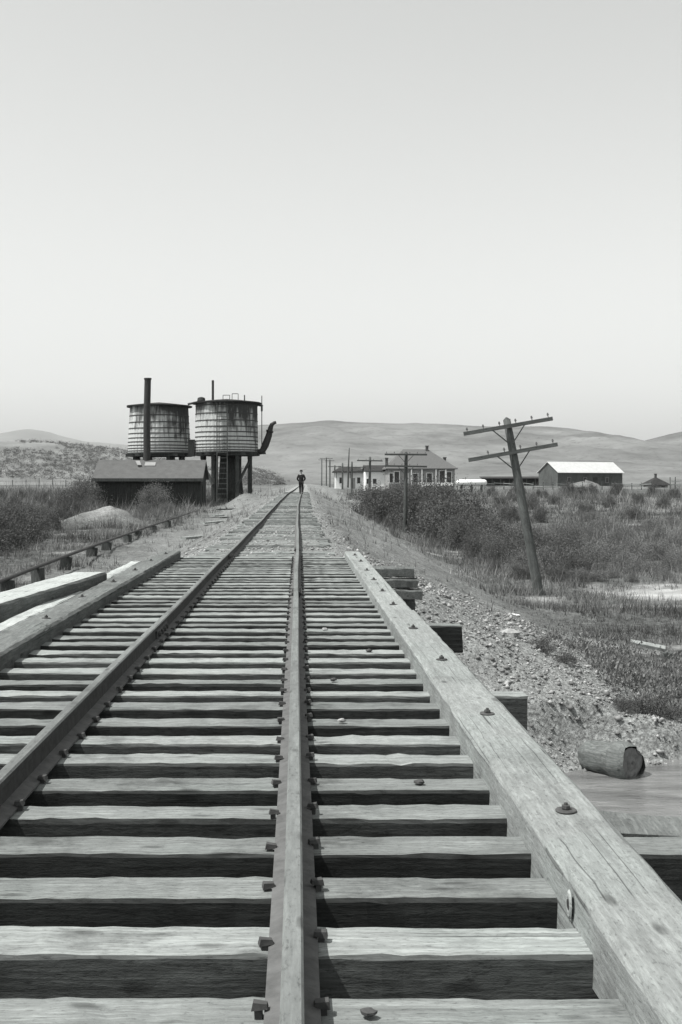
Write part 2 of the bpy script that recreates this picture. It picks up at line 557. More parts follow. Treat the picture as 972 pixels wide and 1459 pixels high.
# hills: ridge lines given as bearing (px per focal length), height, laid out as sloping ground with real depth
def ridge(name, pts, Y0, Y1, Yb, mat, base, rough, seed, nu=260, nv_=70, f=.004):
    """pts: (u, v) of the crest as seen; crest stands at distance Y1, foot at Y0, back foot at Yb"""
    pts = np.array(pts, float)
    ux = np.linspace(pts[0,0], pts[-1,0], nu)
    crest_v = np.interp(ux, pts[:,0], pts[:,1])
    ker = np.ones(7)/7
    cp = np.pad(crest_v, 3, mode='edge')
    crest_v = np.convolve(cp, ker, 'valid')
    Xc = (ux-425)*Y1/1700
    Zc = CAM_Z-(crest_v-689)*Y1/1700
    t = np.linspace(0, 1, nv_)
    V = []
    for tt in t:
        if tt < .62:
            s = tt/.62
            Y = Y0+(Y1-Y0)*s
            hgt = s**1.25
        else:
            s = (tt-.62)/.38
            Y = Y1+(Yb-Y1)*s
            hgt = 1-s**1.4
        X = Xc*(1+0.0*s)
        gl = fbm(X, np.full_like(X, Y), f, 5, seed)-.5
        gul = np.abs(fbm(X + 0.3*Y, np.full_like(X, Y)*.35, f*2.2, 4, seed+3)-.5)*2
        bell = 4*hgt*(1-hgt) if tt < .62 else hgt*(1-hgt)
        z = base+(Zc-base)*hgt + (gl*1.1 + gul*.7)*rough*bell + rough*.10*(fbm(X, np.full_like(X, Y), f*7, 3, seed+8)-.5)*min(1, hgt*4)
        V.append(np.stack([X, np.full_like(X, Y), z], 1))
    V = np.concatenate(V)
    ii = np.arange(nu*nv_).reshape(nv_, nu)
    ff = np.stack([ii[:-1,:-1].ravel(), ii[:-1,1:].ravel(), ii[1:,1:].ravel(), ii[1:,:-1].ravel()], 1)
    o = np_mesh(name, V, ff, mat, None, True)
    tag(o, kind='structure')
    return o
ridge('hills', [(120,689),(200,672),(250,655),(290,640),(330,618),(365,604),(390,605),(410,602),(440,602),(462,598),(486,599),(505,602),(530,601),(560,603),(600,602),(640,604),(690,607),(740,607),(780,607),(820,611),(855,616),(885,625),(908,631),(930,626),(955,619),(985,612),(1060,604),(1150,612),(1300,650),(1400,689)],
      1500, 3000, 4600, M['hill'], .4, 26, 40)
ridge('mountains', [(-500,640),(-300,622),(-150,630),(-60,626),(0,617),(35,610),(60,612),(90,622),(120,628),(170,632),(260,645),(340,668),(420,689)],
      9000, 15000, 21000, M['far_hill'], .5, 120, 60, 200, 50, .0008)
ridge('low_hill', [(-420,689),(-250,655),(-120,636),(-40,629),(0,628),(60,629),(100,632),(140,637),(175,640),(230,652),(300,660),(345,664),(378,672),(392,681),(400,689)],
      430, 640, 900, M['low_hill'], .4, 3.0, 80, 220, 60, .03)

# haze: one closed box of thin pale air round everything
def add_haze(density):
    o = MB().box(-16000, 16000, -3500, 22000, -4, 1800).build('haze', bpy.data.materials.new('thin_haze'))
    m = o.data.materials[0]
    m.use_nodes = True
    nt = m.node_tree
    nt.nodes.clear()
    out = nt.nodes.new('ShaderNodeOutputMaterial')
    pv = nt.nodes.new('ShaderNodeVolumePrincipled')
    pv.inputs['Color'].default_value = (0.99, 1.0, 0.995, 1)
    pv.inputs['Density'].default_value = density
    nt.links.new(pv.outputs[0], out.inputs['Volume'])
    tag(o, kind='stuff')
HAZE = 2.4e-5
if HAZE: add_haze(HAZE)

# ------------------------------------------------------------------ the bridge and the track
def rough_beam(L, w, h, seed, n=56, amp=.0032, ch=.009):
    """a sawn timber along x, centred, top at z=0, with uneven edges"""
    rr = np.random.default_rng(seed)
    m = MB()
    prof = [(-w/2+ch,-h),(w/2-ch,-h),(w/2,-h+ch),(w/2,-ch),(w/2-ch,0),(0,0),(-w/2+ch,0),(-w/2,-ch),(-w/2,-h+ch)]
    np_ = len(prof)
    vs_ = []
    walk = np.cumsum(rr.normal(0, amp*.16, (n+1, np_, 2)), axis=0)
    walk -= np.linspace(0, 1, n+1)[:,None,None]*walk[-1][None]
    walk = np.clip(walk, -amp*1.6, amp*1.6)
    # a few split-off chips along the upper edges
    for q in range(rr.integers(1, 4)):
        c_ = rr.integers(0, n+1); j_ = rr.choice([3, 7])
        for d_ in (-1, 0, 1):
            if 0 <= c_+d_ <= n: walk[c_+d_, j_ + (1 if j_ == 3 else -1), 1] -= rr.uniform(.002, .008)*(1 if d_ == 0 else .5)
    for i in range(n+1):
        x = -L/2 + L*i/n
        for j, (y, z) in enumerate(prof):
            jit = rr.normal(0, amp*.42, 2)
            xe = x + (rr.normal(0, .006) if i in (0, n) else 0)
            vs_.append((xe, y+walk[i,j,0]+jit[0], z+walk[i,j,1]+jit[1]))
    fs_ = [tuple(range(np_-1,-1,-1)), tuple(n*np_+k for k in range(np_))]
    for i in range(n):
        for k in range(np_):
            fs_.append((i*np_+k, i*np_+(k+1)%np_, (i+1)*np_+(k+1)%np_, (i+1)*np_+k))
    m.add(vs_, fs_)
    return m

TIE_TOP = -0.115
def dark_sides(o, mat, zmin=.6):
    """darker slot puts shade into sides and ends; the top keeps its wood"""
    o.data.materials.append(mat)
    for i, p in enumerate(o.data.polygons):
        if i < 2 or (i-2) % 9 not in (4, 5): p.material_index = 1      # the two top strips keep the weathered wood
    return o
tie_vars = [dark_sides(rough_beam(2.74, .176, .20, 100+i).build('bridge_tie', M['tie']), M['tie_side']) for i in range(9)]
old_vars = [rough_beam(2.0, .19, .15, 200+i, 20, .009, .022).build('buried_tie', M['old_tie']) for i in range(6)]
bridge_ties = []
long_k = {2: 'bridge tie that runs on past the right guard timber near the bottom right corner',
          9: 'bridge tie whose squared end sticks out right of the guard timber above the creek log',
          17: 'bridge tie whose end sticks out right of the guard timber, farther from the camera'}
names_k = {-1: 'bleached bridge tie across the very bottom edge of the picture',
           0: 'second bleached bridge tie up from the bottom edge',
           1: 'third bridge tie up from the bottom edge',
           3: 'fifth bridge tie up from the bottom edge, with a dull front face',
           4: 'sixth bridge tie up from the bottom edge'}
used = [0]*9
def put_tie(k, var, length=None, label=None):
    src = tie_vars[var]
    if length is None:
        t = src if not used[var] else src.copy()
        if used[var]: COL.objects.link(t)
        used[var] += 1
        xo = 0
    else:
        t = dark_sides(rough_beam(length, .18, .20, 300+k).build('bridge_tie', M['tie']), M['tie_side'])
        xo = (length-2.74)/2
    Yc = 2.707+.371*k+.088+random.uniform(-.012, .012)
    t.location = (-0.497+xo+random.uniform(-.012,.012), Yc, TIE_TOP+random.uniform(-.006,.004))
    t.rotation_euler = (random.uniform(-.012,.012), random.uniform(-.002,.002), random.uniform(-.006,.006))
    tag(t, label or 'weathered bridge tie with a dark front face, carrying both rails over the creek', 'railroad tie', 'ties of the open bridge deck')
    bridge_ties.append((Yc, t.location.z))
    return t
for k in range(-9, 40):
    if k in long_k:
        put_tie(k, 0, {2: 3.9, 9: 3.03, 17: 3.10}[k], long_k[k])
    else:
        put_tie(k, random.randrange(9), None, names_k.get(k))
for i in range(9):
    if not used[i]: put_tie(40, i)

y = 17.75
n_old = 0
used_o = [0]*6
while y < 112:
    v_ = random.randrange(6)
    t = old_vars[v_] if not used_o[v_] else old_vars[v_].copy()
    if used_o[v_]: COL.objects.link(t)
    used_o[v_] += 1
    t.location = (float(track_x(y))+random.uniform(-.12,.12), y, float(track_z(y))+TIE_TOP+random.uniform(-.025,.012))
    t.rotation_euler = (random.uniform(-.02,.02), random.uniform(-.008,.008), random.uniform(-.02,.02))
    tag(t, 'half buried tie in the gravel of the railway bank beyond the bridge', 'railroad tie', 'ties bedded in the bank beyond the bridge')
    y += random.uniform(.44, .60)
    n_old += 1
for i in range(6):
    if not used_o[i]:
        old_vars[i].location = (float(track_x(y)), y, float(track_z(y))+TIE_TOP)
        tag(old_vars[i], 'half buried tie in the gravel of the railway bank beyond the bridge', 'railroad tie', 'ties bedded in the bank beyond the bridge')
        y += .5

# rails
RH = 0.113
rp = [(-.057,-RH),(.057,-RH),(.057,-RH+.008),(.012,-RH+.022),(.008,-.034),(.021,-.029),(.0225,-.007),(.017,0.0),(-.017,0.0),(-.0225,-.007),(-.021,-.029),(-.008,-.034),(-.012,-RH+.022),(-.057,-RH+.008)]
def make_rail(off, label):
    ysr = np.concatenate([np.arange(-6, 30, 1.0), np.arange(30, 120, 2.0), np.arange(120, 420, 10.0)])
    root = empty('railway_rail', (-0.497+off, 0, 0))
    tag(root, label, 'rail', 'the two rails of the track')
    m = MB()
    vs_, fs_ = [], []
    n = len(rp)
    for yy in ysr:
        wx_ = 0.007*math.sin(yy*.31+off*3)+.003*math.sin(yy*.83)
        if yy < 8: wx_ *= max(0.3, yy/8)
        wz_ = (0.005*math.sin(yy*.55+off) if yy > 16 else 0)
        for (a, b) in rp:
            vs_.append((float(track_x(yy))+.497+a+wx_, yy, b+float(track_z(yy))+wz_))
    for i in range(len(ysr)-1):
        for k in range(n):
            fs_.append((i*n+k, (i+1)*n+k, (i+1)*n+(k+1)%n, i*n+(k+1)%n))
    fs_.append(tuple(range(n)))
    m.add(vs_, fs_)
    rb = m.build('rail_bar', M['web'], root)
    rb.data.materials.append(M['steel']); rb.data.materials.append(M['flange'])
    for i_, p in enumerate(rb.data.polygons):
        k_ = i_ % n
        if k_ in (6,7,8,9,10): p.material_index = 1
        elif k_ in (1,2,12,13): p.material_index = 2
    for s in (-1, 1):
        for jy in ((8.35, 16.9) if off < 0 else (11.3, 18.6)):
            jb = MB().box(s*.012 if s > 0 else -.030, .030 if s > 0 else -.012, jy-.3, jy+.3, -.092, -.036, ch=.006)
            b = jb.build('joint_bar', M['rust'], root)
            for q in (-.22,-.075,.075,.22):
                nb = MB().lathe([(.016,0),(.018,.004),(.016,.018)], 6)
                nb.v = [(s*(.030+p[2]), jy+q+p[1], -.064+p[0]) for p in nb.v]
                nb.build('bolt', M['rust'], b)
    return root
rail_l = make_rail(-.483, 'left rail of the track, running from the left edge to the vanishing point')
rail_r = make_rail(.483, 'right rail of the track, rising straight up the middle from the bottom edge')
# spikes: a shank with a hooked head, two to a tie on each rail
sp = MB().box(-.008,.008,-.008,.008,-.05,.010)
sp.add([(-.020,-.010,.008),(.014,-.013,.006),(.014,.013,.006),(-.020,.010,.008),(-.018,-.008,.018),(.010,-.010,.022),(.010,.010,.022),(-.018,.008,.018)],[(0,3,2,1),(4,5,6,7),(0,1,5,4),(1,2,6,5),(2,3,7,6),(3,0,4,7)])
spike0 = sp.build('spike', M['rust'])
first = True
for rail in (rail_l, rail_r):
    for (yc, zt) in bridge_ties:
        if yc < 1.0 or yc > 17.3: continue
        for s in (-1, 1):
            c = spike0 if first else spike0.copy()
            if not first: COL.objects.link(c)
            first = False
            c.parent = rail
            c.location = (s*(.063+random.uniform(0,.006)), yc + s*.02-.02+random.uniform(-.03,.03), TIE_TOP+random.uniform(.000,.014))
            c.rotation_euler = (random.uniform(-.12,.12), random.uniform(-.1,.1), (0 if s > 0 else math.pi)+random.uniform(-.25,.25))

# guard timbers with bolts
def guard(xa, xb, y0, y1, top, h, label, bolts, seed, knot=False):
    L = y1-y0; w = xb-xa
    root = empty('guard_timber', ((xa+xb)/2, (y0+y1)/2, top))
    tag(root, label, 'guard timber')
    m = rough_beam(L, w, h, seed, max(10, int(L*9)), .004, .016)
    m.v = [(-p[1], p[0], p[2]) for p in m.v]
    bo = m.build('beam', M['guard'] if seed != 503 else M['guard_old'], root)
    if seed == 503: dark_sides(bo, M['beam'])  # shade on the left guard's sides put in as darker wood
    for by in bolts:
        ly = by-(y0+y1)/2
        lx = random.uniform(-.02,.02)
        nb = MB().lathe([(.031,0),(.032,.003),(.030,.005),(.014,.006)], 18)
        wsh = nb.build('washer', M['rust'], root, loc=(lx, ly, .001))
        MB().lathe([(.013,0),(.014,.003),(.013,.011),(.007,.012),(.006,.018),(.005,.019)], 6).build('nut', M['rust'], wsh, loc=(0,0,.007))
        wsh.rotation_euler = (random.uniform(-.05,.05), random.uniform(-.05,.05), random.uniform(0,1))
    return root
gr_near = guard(.672, .912, -4.5, 9.25, -.018, .19, 'nearer right guard timber, wide pale beam bolted on the tie ends', [2.12, 3.56, 5.06, 6.62, 8.06], 501)
gr_far = guard(.675, .895, 9.262, 17.35, -.025, .185, 'farther right guard timber, ending where the bridge meets the bank', [9.7, 10.9, 12.2, 13.55, 15.1, 16.4], 502)
gr_left = guard(-1.955, -1.705, -4.5, 17.3, -.012, .19, 'left guard timber with its dark inner side toward the track', [5.4, 7.0, 8.6, 10.2, 11.8, 13.4, 15.0, 16.5], 503)
# knot in the near guard timber
kb = MB()
nk = 16
for (r_, x_) in ((.024,.002),(.020,-.002),(.014,-.0025),(.010,-.001),(.003,.004)):
    for i in range(nk):
        a = 2*math.pi*i/nk
        kb.v.append((x_, r_*math.cos(a)*1.0, r_*1.5*math.sin(a)))
for j in range(4):
    for i in range(nk):
        kb.f.append((j*nk+i, j*nk+(i+1)%nk, (j+1)*nk+(i+1)%nk, (j+1)*nk+i))
kb.build('knot', M['guard'], gr_near, loc=(-.1275, 2.93-2.375, -.055))
MB().lathe([(.003,-.001),(.013,0)], 12).build('knot_hole', M['iron'], gr_near, loc=(-.130, 2.93-2.375, -.055)).rotation_euler = (0, R(-90), 0)

# trestle below the deck
tr = empty('timber_trestle', (-0.497, 6.5, -2.7))
tag(tr, 'dark timber trestle of stringers and posts hidden below the bridge ties', 'trestle')
for sx in (-.62, -.36, .36, .62):
    MB().box(sx-.11, sx+.11, -10.5, 10.9, 2.0, 2.38).build('stringer', M['beam'], tr)
for by in (-7.5, -3.0, 1.6, 6.2, 9.9):
    MB().box(-1.5, 1.5, by-.14, by+.14, 1.71, 1.998).build('cap', M['beam'], tr)
    for sx in (-1.15, -.4, .4, 1.15):
        MB().tube([(sx*1.15, by, -.8), (sx, by, 1.708)], [.15,.13], 10).build('post', M['beam'], tr)

# bank timbers stacked beside the bridge end on the right
for i, (x0, x1, y0, zt, hh, lab) in enumerate([(.86, 1.37, 14.2, -.035, .115, 'topmost short timber in the stack right of the bridge end'),
                                               (.86, 1.41, 14.1, -.165, .10, 'middle short timber in the stack right of the bridge end'),
                                               (.90, 1.44, 14.0, -.28, .11, 'lowest and longest short timber in the stack right of the bridge end')]):
    t = rough_beam(x1-x0, .30, hh, 610+i, 8, .008, .012).build('short_timber', M['beam'])
    t.location = ((x0+x1)/2, y0, zt); t.rotation_euler = (0, 0, random.uniform(-.05,.05))
    tag(t, lab, 'timber', 'short timbers stacked at the bridge end')
t = rough_beam(.9, .2, 1.9, 615, 8, .01, .012).build('crib_block', M['beam'])
t.location = (.95, 14.4, -.40)
tag(t, 'dark timber bulkhead under the short stacked timbers at the bridge end', 'bulkhead')
# timbers beside the left guard
t = rough_beam(5.6, .36, .26, 620, 40, .005, .02)
t.v = [(-p[1], p[0], p[2]) for p in t.v]
t = dark_sides(t.build('big_timber', M['timber']), M['beam'])  # beam wood on the sides paints in their shade
t.location = (-2.42, 9.45, .04); t.rotation_euler = (R(.3), 0, R(-5.8))
tag(t, 'thick bleached timber lying askew outside the left guard timber', 'timber')
t = rough_beam(11.5, .14, .07, 621, 60, .005, .012)
t.v = [(-p[1], p[0], p[2]) for p in t.v]
t = t.build('loose_board', M['timber'])
t.location = (-2.11, 9.9, -.06); t.rotation_euler = (0, 0, R(.2))
tag(t, 'narrow pale board lying alongside the outer edge of the left guard timber', 'board')
for (yy, ln) in ((7.6, 1.6), (11.6, 1.3)):
    t = rough_beam(ln, .2, .16, 630+int(yy), 10).build('support_block', M['beam'])
    t.location = (-2.45, yy, -.24)
    tag(t, 'crosswise block under the %s of the thick bleached timber' % ('near end' if yy < 9 else 'far end'), 'block', 'blocks under the bleached timber')
    p = MB().box(-.12,.12,-.1,.1,-2.2,-.0).build('prop', M['beam'], t, loc=(-.35, 0, -.162))
# plank and post at the right edge
t = rough_beam(2.2, .28, .06, 640, 14, .012, .008).build('loose_plank', M['guard_old'])
t.location = (2.2, 4.75, -.44); t.rotation_euler = (R(2), R(2), R(-5))
tag(t, 'pale loose plank lying by the creek at the right edge', 'plank')
t = MB().tube([(0,0,-2.2),(0,0,0)], [.13,.12], 10).build('pile_post', M['beam'])
t.location = (1.72, 4.75, -.56)
tag(t, 'dark pile post standing in the creek under the pale loose plank', 'post')

# pebbles and nuts lying on the ties
def stone_mesh(r, seed, n=7):
    rr = random.Random(seed)
    m = MB()
    rows = 5
    vs_ = [(0,0,r*.62)]
    for i in range(1, rows):
        a = math.pi*i/rows
        for k in range(n):
            b = 2*math.pi*k/n
            q = r*(rr.uniform(.78, 1.15))
            vs_.append((q*math.sin(a)*math.cos(b)*1.25, q*math.sin(a)*math.sin(b), q*math.cos(a)*.62))
    vs_.append((0,0,-r*.62))
    fs_ = [(0, 1+k, 1+(k+1)%n) for k in range(n)]
    for i in range(rows-2):
        for k in range(n):
            fs_.append((1+i*n+k, 1+(i+1)*n+k, 1+(i+1)*n+(k+1)%n, 1+i*n+(k+1)%n))
    L = len(vs_)-1
    fs_ += [(L, 1+(rows-2)*n+(k+1)%n, 1+(rows-2)*n+k) for k in range(n)]
    return m.add(vs_, fs_)
for i, (u, v, r, mt, lab) in enumerate([
        (597, 1112, .016, 'rust', 'rusty nut lying on a tie beside the right guard timber'),
        (487, 1036, .016, 'stone', 'pale pebble lying on a tie right of the right rail'),
        (475, 978, .016, 'rust', 'dark pebble lying on a tie close to the right rail'),
        (525, 1436, .014, 'rust', 'dark knot-like clod on the lowest tie right of the right rail'),
        (526, 925, .018, 'rust', 'dark pebble on a far tie halfway to the right guard timber'),
        (463, 895, .018, 'stone', 'small pale pebble on a far tie beside the right rail')]):
    Yk = 1700*(CAM_Z-TIE_TOP)/(v-689)
    kk = round((Yk-2.795)/.371)
    Yk = 2.795+.371*kk
    s = stone_mesh(r, i).build('pebble', M[mt], smooth=False)
    s.location = (px(u, Yk), Yk+random.uniform(-.03,.0), TIE_TOP+r*.55)
    tag(s, lab, 'pebble')

# ------------------------------------------------------------------ creek bank: log, stones, planks
lg = MB()
npts, nseg = 13, 20
rr = random.Random(5)
for i in range(npts):
    t = i/(npts-1)
    x = -.37+.74*t
    r0 = .235*(1-.42*(1-t)**2.2) * (.55 if i == 0 else (.85 if i == 1 else 1)) * (.86 if i == npts-1 else 1)*(1+.05*math.sin(9*t))
    if .55 < t < .68: r0 *= .92
    for k in range(nseg):
        a = 2*math.pi*k/nseg
        q = r0*(1+.08*math.sin(2*a+3*t)+.10*math.sin(3*a+1+t)+.05*math.sin(7*a+t*5)+rr.uniform(-.05,.05)-.10*max(0, t-.75)*4*max(0, math.sin(2*a+.5)))
        lg.v.append((x, q*math.cos(a), q*math.sin(a)))
for i in range(npts-1):
    for k in range(nseg):
        lg.f.append((i*nseg+k, i*nseg+(k+1)%nseg, (i+1)*nseg+(k+1)%nseg, (i+1)*nseg+k))
lg.f.append(tuple(range(nseg-1,-1,-1)))
root = empty('cut_log', (3.62, 14.0, -2.26), R(-52))
tag(root, 'short fat log stub lying at the water edge below the gravel bank', 'log')
lg.build('trunk', M['log'], root, smooth=True)
le = MB()
for j, (q, xo) in enumerate(((1.0, 0), (.72, .012), (.45, -.006), (.2, .016), (.05, .004))):
    for k in range(nseg):
        a = 2*math.pi*k/nseg
        q2 = .19*q*(1+.09*math.sin(3*a+1)+rr.uniform(-.05,.05)*(j > 0))
        le.v.append((.352+xo, q2*math.cos(a), q2*math.sin(a)))
for j in range(4):
    for k in range(nseg):
        le.f.append((j*nseg+k, j*nseg+(k+1)%nseg, (j+1)*nseg+(k+1)%nseg, (j+1)*nseg+k))
le.build('cut_end', M['log_end'], root)

# loose stones of the bank: uncountable gravel
N = 19000
sx = RNG.uniform(.9, 7.0, N); sy = RNG.uniform(13.6, 23, N)
gg, bb = zones(sx, sy)
keep = RNG.random(N) < np.clip(gg, 0, 1)**1.3
keep &= ground_z(sx, sy) > WATER_Z-.05
sx, sy = sx[keep], sy[keep]
sz = ground_z(sx, sy)
# ballast pebbles on the bank top
N2 = 14000
by_ = 17.6*(95/17.6)**RNG.random(N2)
bx_ = track_x(by_)+RNG.uniform(-1.7, 1.9, N2)
okb = (np.abs(np.abs(bx_-track_x(by_))-.483) > .09)
bx_, by_ = bx_[okb], by_[okb]
sx = np.concatenate([sx, bx_]); sy = np.concatenate([sy, by_])
sz = ground_z(sx, sy)
sr = np.clip(RNG.lognormal(-4.4, .6, len(sx)), .006, .05)
sr[-len(bx_):] *= .75
octv = np.array([(1,0,0),(-1,0,0),(0,1,0),(0,-1,0),(0,0,1),(0,0,-1)], float)
octf = np.array([(0,2,4),(2,1,4),(1,3,4),(3,0,4),(2,0,5),(1,2,5),(3,1,5),(0,3,5)])
def scatter_oct(sx, sy, sz, sr, flatk=.65):
    n = len(sx)
    sc = sr[:,None,None]*RNG.uniform(.65, 1.35, (n,6,3))*np.array([1,1,flatk])
    a = RNG.uniform(0, 6.28, n)
    v = octv[None]*sc + RNG.normal(0, .15, (n,6,3))*sr[:,None,None]
    c, s = np.cos(a)[:,None], np.sin(a)[:,None]
    x = v[:,:,0]*c-v[:,:,1]*s; y_ = v[:,:,0]*s+v[:,:,1]*c
    V = np.stack([x+sx[:,None], y_+sy[:,None], v[:,:,2]+(sz+sr*.25)[:,None]], 2).reshape(-1,3)
    F = (octf[None]+(np.arange(n)*6)[:,None,None]).reshape(-1,3)
    return V, F, np.repeat(RNG.random(n), 6)
V, F, rn = scatter_oct(sx, sy, sz, sr)
k = NT('gravel_pebbles', .95, .1)
at_ = k.n('ShaderNodeAttribute', attribute_name='rnd')
k.col(k.ramp(at_.outputs['Fac'], [(0, .10), (.6, .25), (1, .42)]))
M['pebbles'] = k.m
tag(np_mesh('gravel_stones', V, F, M['pebbles'], {'rnd': rn}), 'loose gravel and pebbles strewn over the creek bank and the railway bank', 'gravel', kind='stuff')

def ground_obj(o, X, Y, dz=0):
    o.location = (X, Y, float(ground_z(X, Y))+dz)
    return o
s = stone_mesh(.16, 44, 9).build('stone', M['white']); s.scale = (1.3, .7, .45)
ground_obj(s, 4.0, 22.8, .04); tag(s, 'flat white stone lying on the railway bank slope', 'stone')
s = stone_mesh(.13, 45, 9).build('stone', M['stone'])
ground_obj(s, 3.05, 17.2, .03); tag(s, 'grey boulder half sunk in the gravel bank above the log', 'stone')
# broken white plank in the grass
t = rough_beam(.62, .16, .06, 650, 8).build('broken_plank', M['timber'])
ground_obj(t, 6.35, 21.6, .20); t.rotation_euler = (R(12), R(10), R(-15))
tag(t, 'short white broken plank lying in the grass at the right edge', 'plank')
t = rough_beam(.24, .2, .16, 651, 6).build('wood_chunk', M['beam'])
ground_obj(t, 6.62, 21.3, .12); tag(t, 'dark chunk of wood under the end of the white broken plank', 'wood block')

# ------------------------------------------------------------------ telegraph poles
def make_pole(H, r0, r1, arms, arm_len, label, loc, lean=(0,0), rz=0, pins=6, braces=True, cat='telegraph pole', group='telegraph poles along the right side of the track'):
    root = empty('telegraph_pole', loc, rz)
    root.rotation_euler = (lean[0], lean[1], rz)
    tag(root, label, cat, group)
    m = MB().tube([(0.03*math.sin(2.2*t), 0, -.9+(H+.9)*t) for t in [i/8 for i in range(9)]], [r0+(r1-r0)*i/8 for i in range(9)], 12)
    m.tube([(0.03*math.sin(2.2), 0, H-.02), (0.03*math.sin(2.2), 0, H+.07)], [r1, .02], 12)
    m.build('shaft', M['pole'], root, smooth=True)
    for j, za in enumerate(arms):
        tilt = random.uniform(-.01,.01)
        am = MB().bar((-arm_len/2, -r1-.055, za-tilt), (arm_len/2, -r1-.055, za+tilt), .09, .115)
        a = am.build('crossarm', M['arm'], root)
        for q in range(pins):
            if pins > 3 and random.random() < .3 and j: continue
            xq = -arm_len/2+.12+(arm_len-.24)*q/(pins-1)
            if abs(xq) < .15: continue
            MB().lathe([(.012,0),(.012,.05),(.030,.052),(.034,.08),(.025,.10),(.026,.12),(.010,.135)], 8).build('insulator', M['insulator'], a, loc=(xq, -r1-.055, za+.055))
        if braces:
            for s in (-1, 1):
                MB().bar((s*.50, -r1-.11, za-.03), (s*.03, -r1-.02, za-.55), .035, .02, (0,1,0)).build('brace', M['pole'], root)
    return root
Yp = 36.0
lean = math.atan2(46, 255)
make_pole(5.44, .165, .115, (5.22, 4.42), 2.72, 'nearest telegraph pole, thick and leaning left, with two tilted crossarms', (px(768,Yp), Yp, pz(850,Yp)), (R(-2), -lean, 0))
Yp = 79
make_pole(5.2, .15, .11, (5.08, 4.30), 2.8, 'upright telegraph pole with two crossarms before the dark willow thicket', (px(577,Yp), Yp, pz(757,Yp)), (0, R(.6), 0))
Yp = 118
make_pole(4.9, .14, .11, (4.55, 3.5), 2.5, 'telegraph pole with sagging crossarm before the white depot end', (px(526,Yp), Yp, pz(722,Yp)), (0, R(.8), R(-3)), 0, 4, False)
Yp = 157
make_pole(4.7, .14, .11, (4.0,), 3.6, 'dark single-arm telegraph pole in front of the long white depot', (px(501,Yp), Yp, pz(709,Yp)), (0, R(.3), 0), 0, 4, False)
for (u, vt, vb, Yp, aw, lab) in [(488, 660, 692, 205, 0, 'thin bare pole before the left end of the white depot'),
                                 (477, 663, 691, 235, 2.6, 'telegraph pole just left of the white depot'),
                                 (470, 655, 692, 262, 2.0, 'third pole from the left in the far row of poles'),
                                 (465, 652, 692, 300, 3.2, 'second pole from the left in the far row, with wide crossarm'),
                                 (458.5, 654, 690, 340, 2.0, 'leftmost pole in the far row of poles')]:
    H = (vb-vt)*Yp/1700
    make_pole(H, .16, .13, (H-.25,) if aw else (), aw or 1, lab, (px(u,Yp), Yp, pz(vb,Yp)), (0,0,0), 0, 3, False)
Yp = 215
H = (690-638)*Yp/1700
t = MB().tube([(0,0,-.6),(0,0,H*.6),(.05,0,H)], [.16,.12,.06], 8).build('mast', M['pole'])
t.location = (px(496,Yp), Yp, pz(690,Yp)); t.rotation_euler = (0, R(1.6), 0)
tag(t, 'tallest thin mast rising above the white depot roof', 'mast')

# ------------------------------------------------------------------ water tanks
def tank_mat():
    k = NT('tank_staves', .9, .15)
    v = k.coord()
    tc = k.n('ShaderNodeTexCoord')
    sep = k.n('ShaderNodeSeparateXYZ')
    k.l(tc.outputs['Object'], sep.inputs[0])
    st = k.noise(v, 1.4, 5, .65, (1.9, 1.9, .25), .4)
    fine = k.noise(v, 3.0, 4, .6, (6, 6, .35))
    # leaks that ran down from the roof: long dark streaks, fewer lower down
    mr = k.n('ShaderNodeMapRange')
    mr.inputs['From Min'].default_value = 4.2; mr.inputs['From Max'].default_value = 7.7
    mr.inputs['To Min'].default_value = -.22; mr.inputs['To Max'].default_value = .27
    k.l(sep.outputs['Z'], mr.inputs['Value'])
    ad = k.n('ShaderNodeMath', operation='ADD')
    k.l(st, ad.inputs[0]); k.l(mr.outputs[0], ad.inputs[1])
    side_shade = k.n('ShaderNodeMapRange')                      # darkening toward the right paints in the side turned from the sun
    side_shade.inputs['From Min'].default_value = -.3; side_shade.inputs['From Max'].default_value = 2.5
    side_shade.inputs['To Min'].default_value = -.06; side_shade.inputs['To Max'].default_value = .20
    k.l(sep.outputs['X'], side_shade.inputs['Value'])
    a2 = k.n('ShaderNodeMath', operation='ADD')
    k.l(ad.outputs[0], a2.inputs[0]); k.l(side_shade.outputs[0], a2.inputs[1])
    blot = k.noise(v, .55, 4, .6, (1, 1, .8), .4)
    b2 = k.n('ShaderNodeMath', operation='MULTIPLY_ADD')
    k.l(blot, b2.inputs[0]); b2.inputs[1].default_value = .7; b2.inputs[2].default_value = -.35
    ad = k.n('ShaderNodeMath', operation='ADD')
    k.l(a2.outputs[0], ad.inputs[0]); k.l(b2.outputs[0], ad.inputs[1])
    leak_shade = k.ramp(ad.outputs[0], [(.50, 1.0), (.62, .45), (.74, .13)])
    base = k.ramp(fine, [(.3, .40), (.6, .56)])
    k.col(k.mix(1.0, base, leak_shade, 'MULTIPLY'))
    return k.m
M['staves'] = tank_mat()

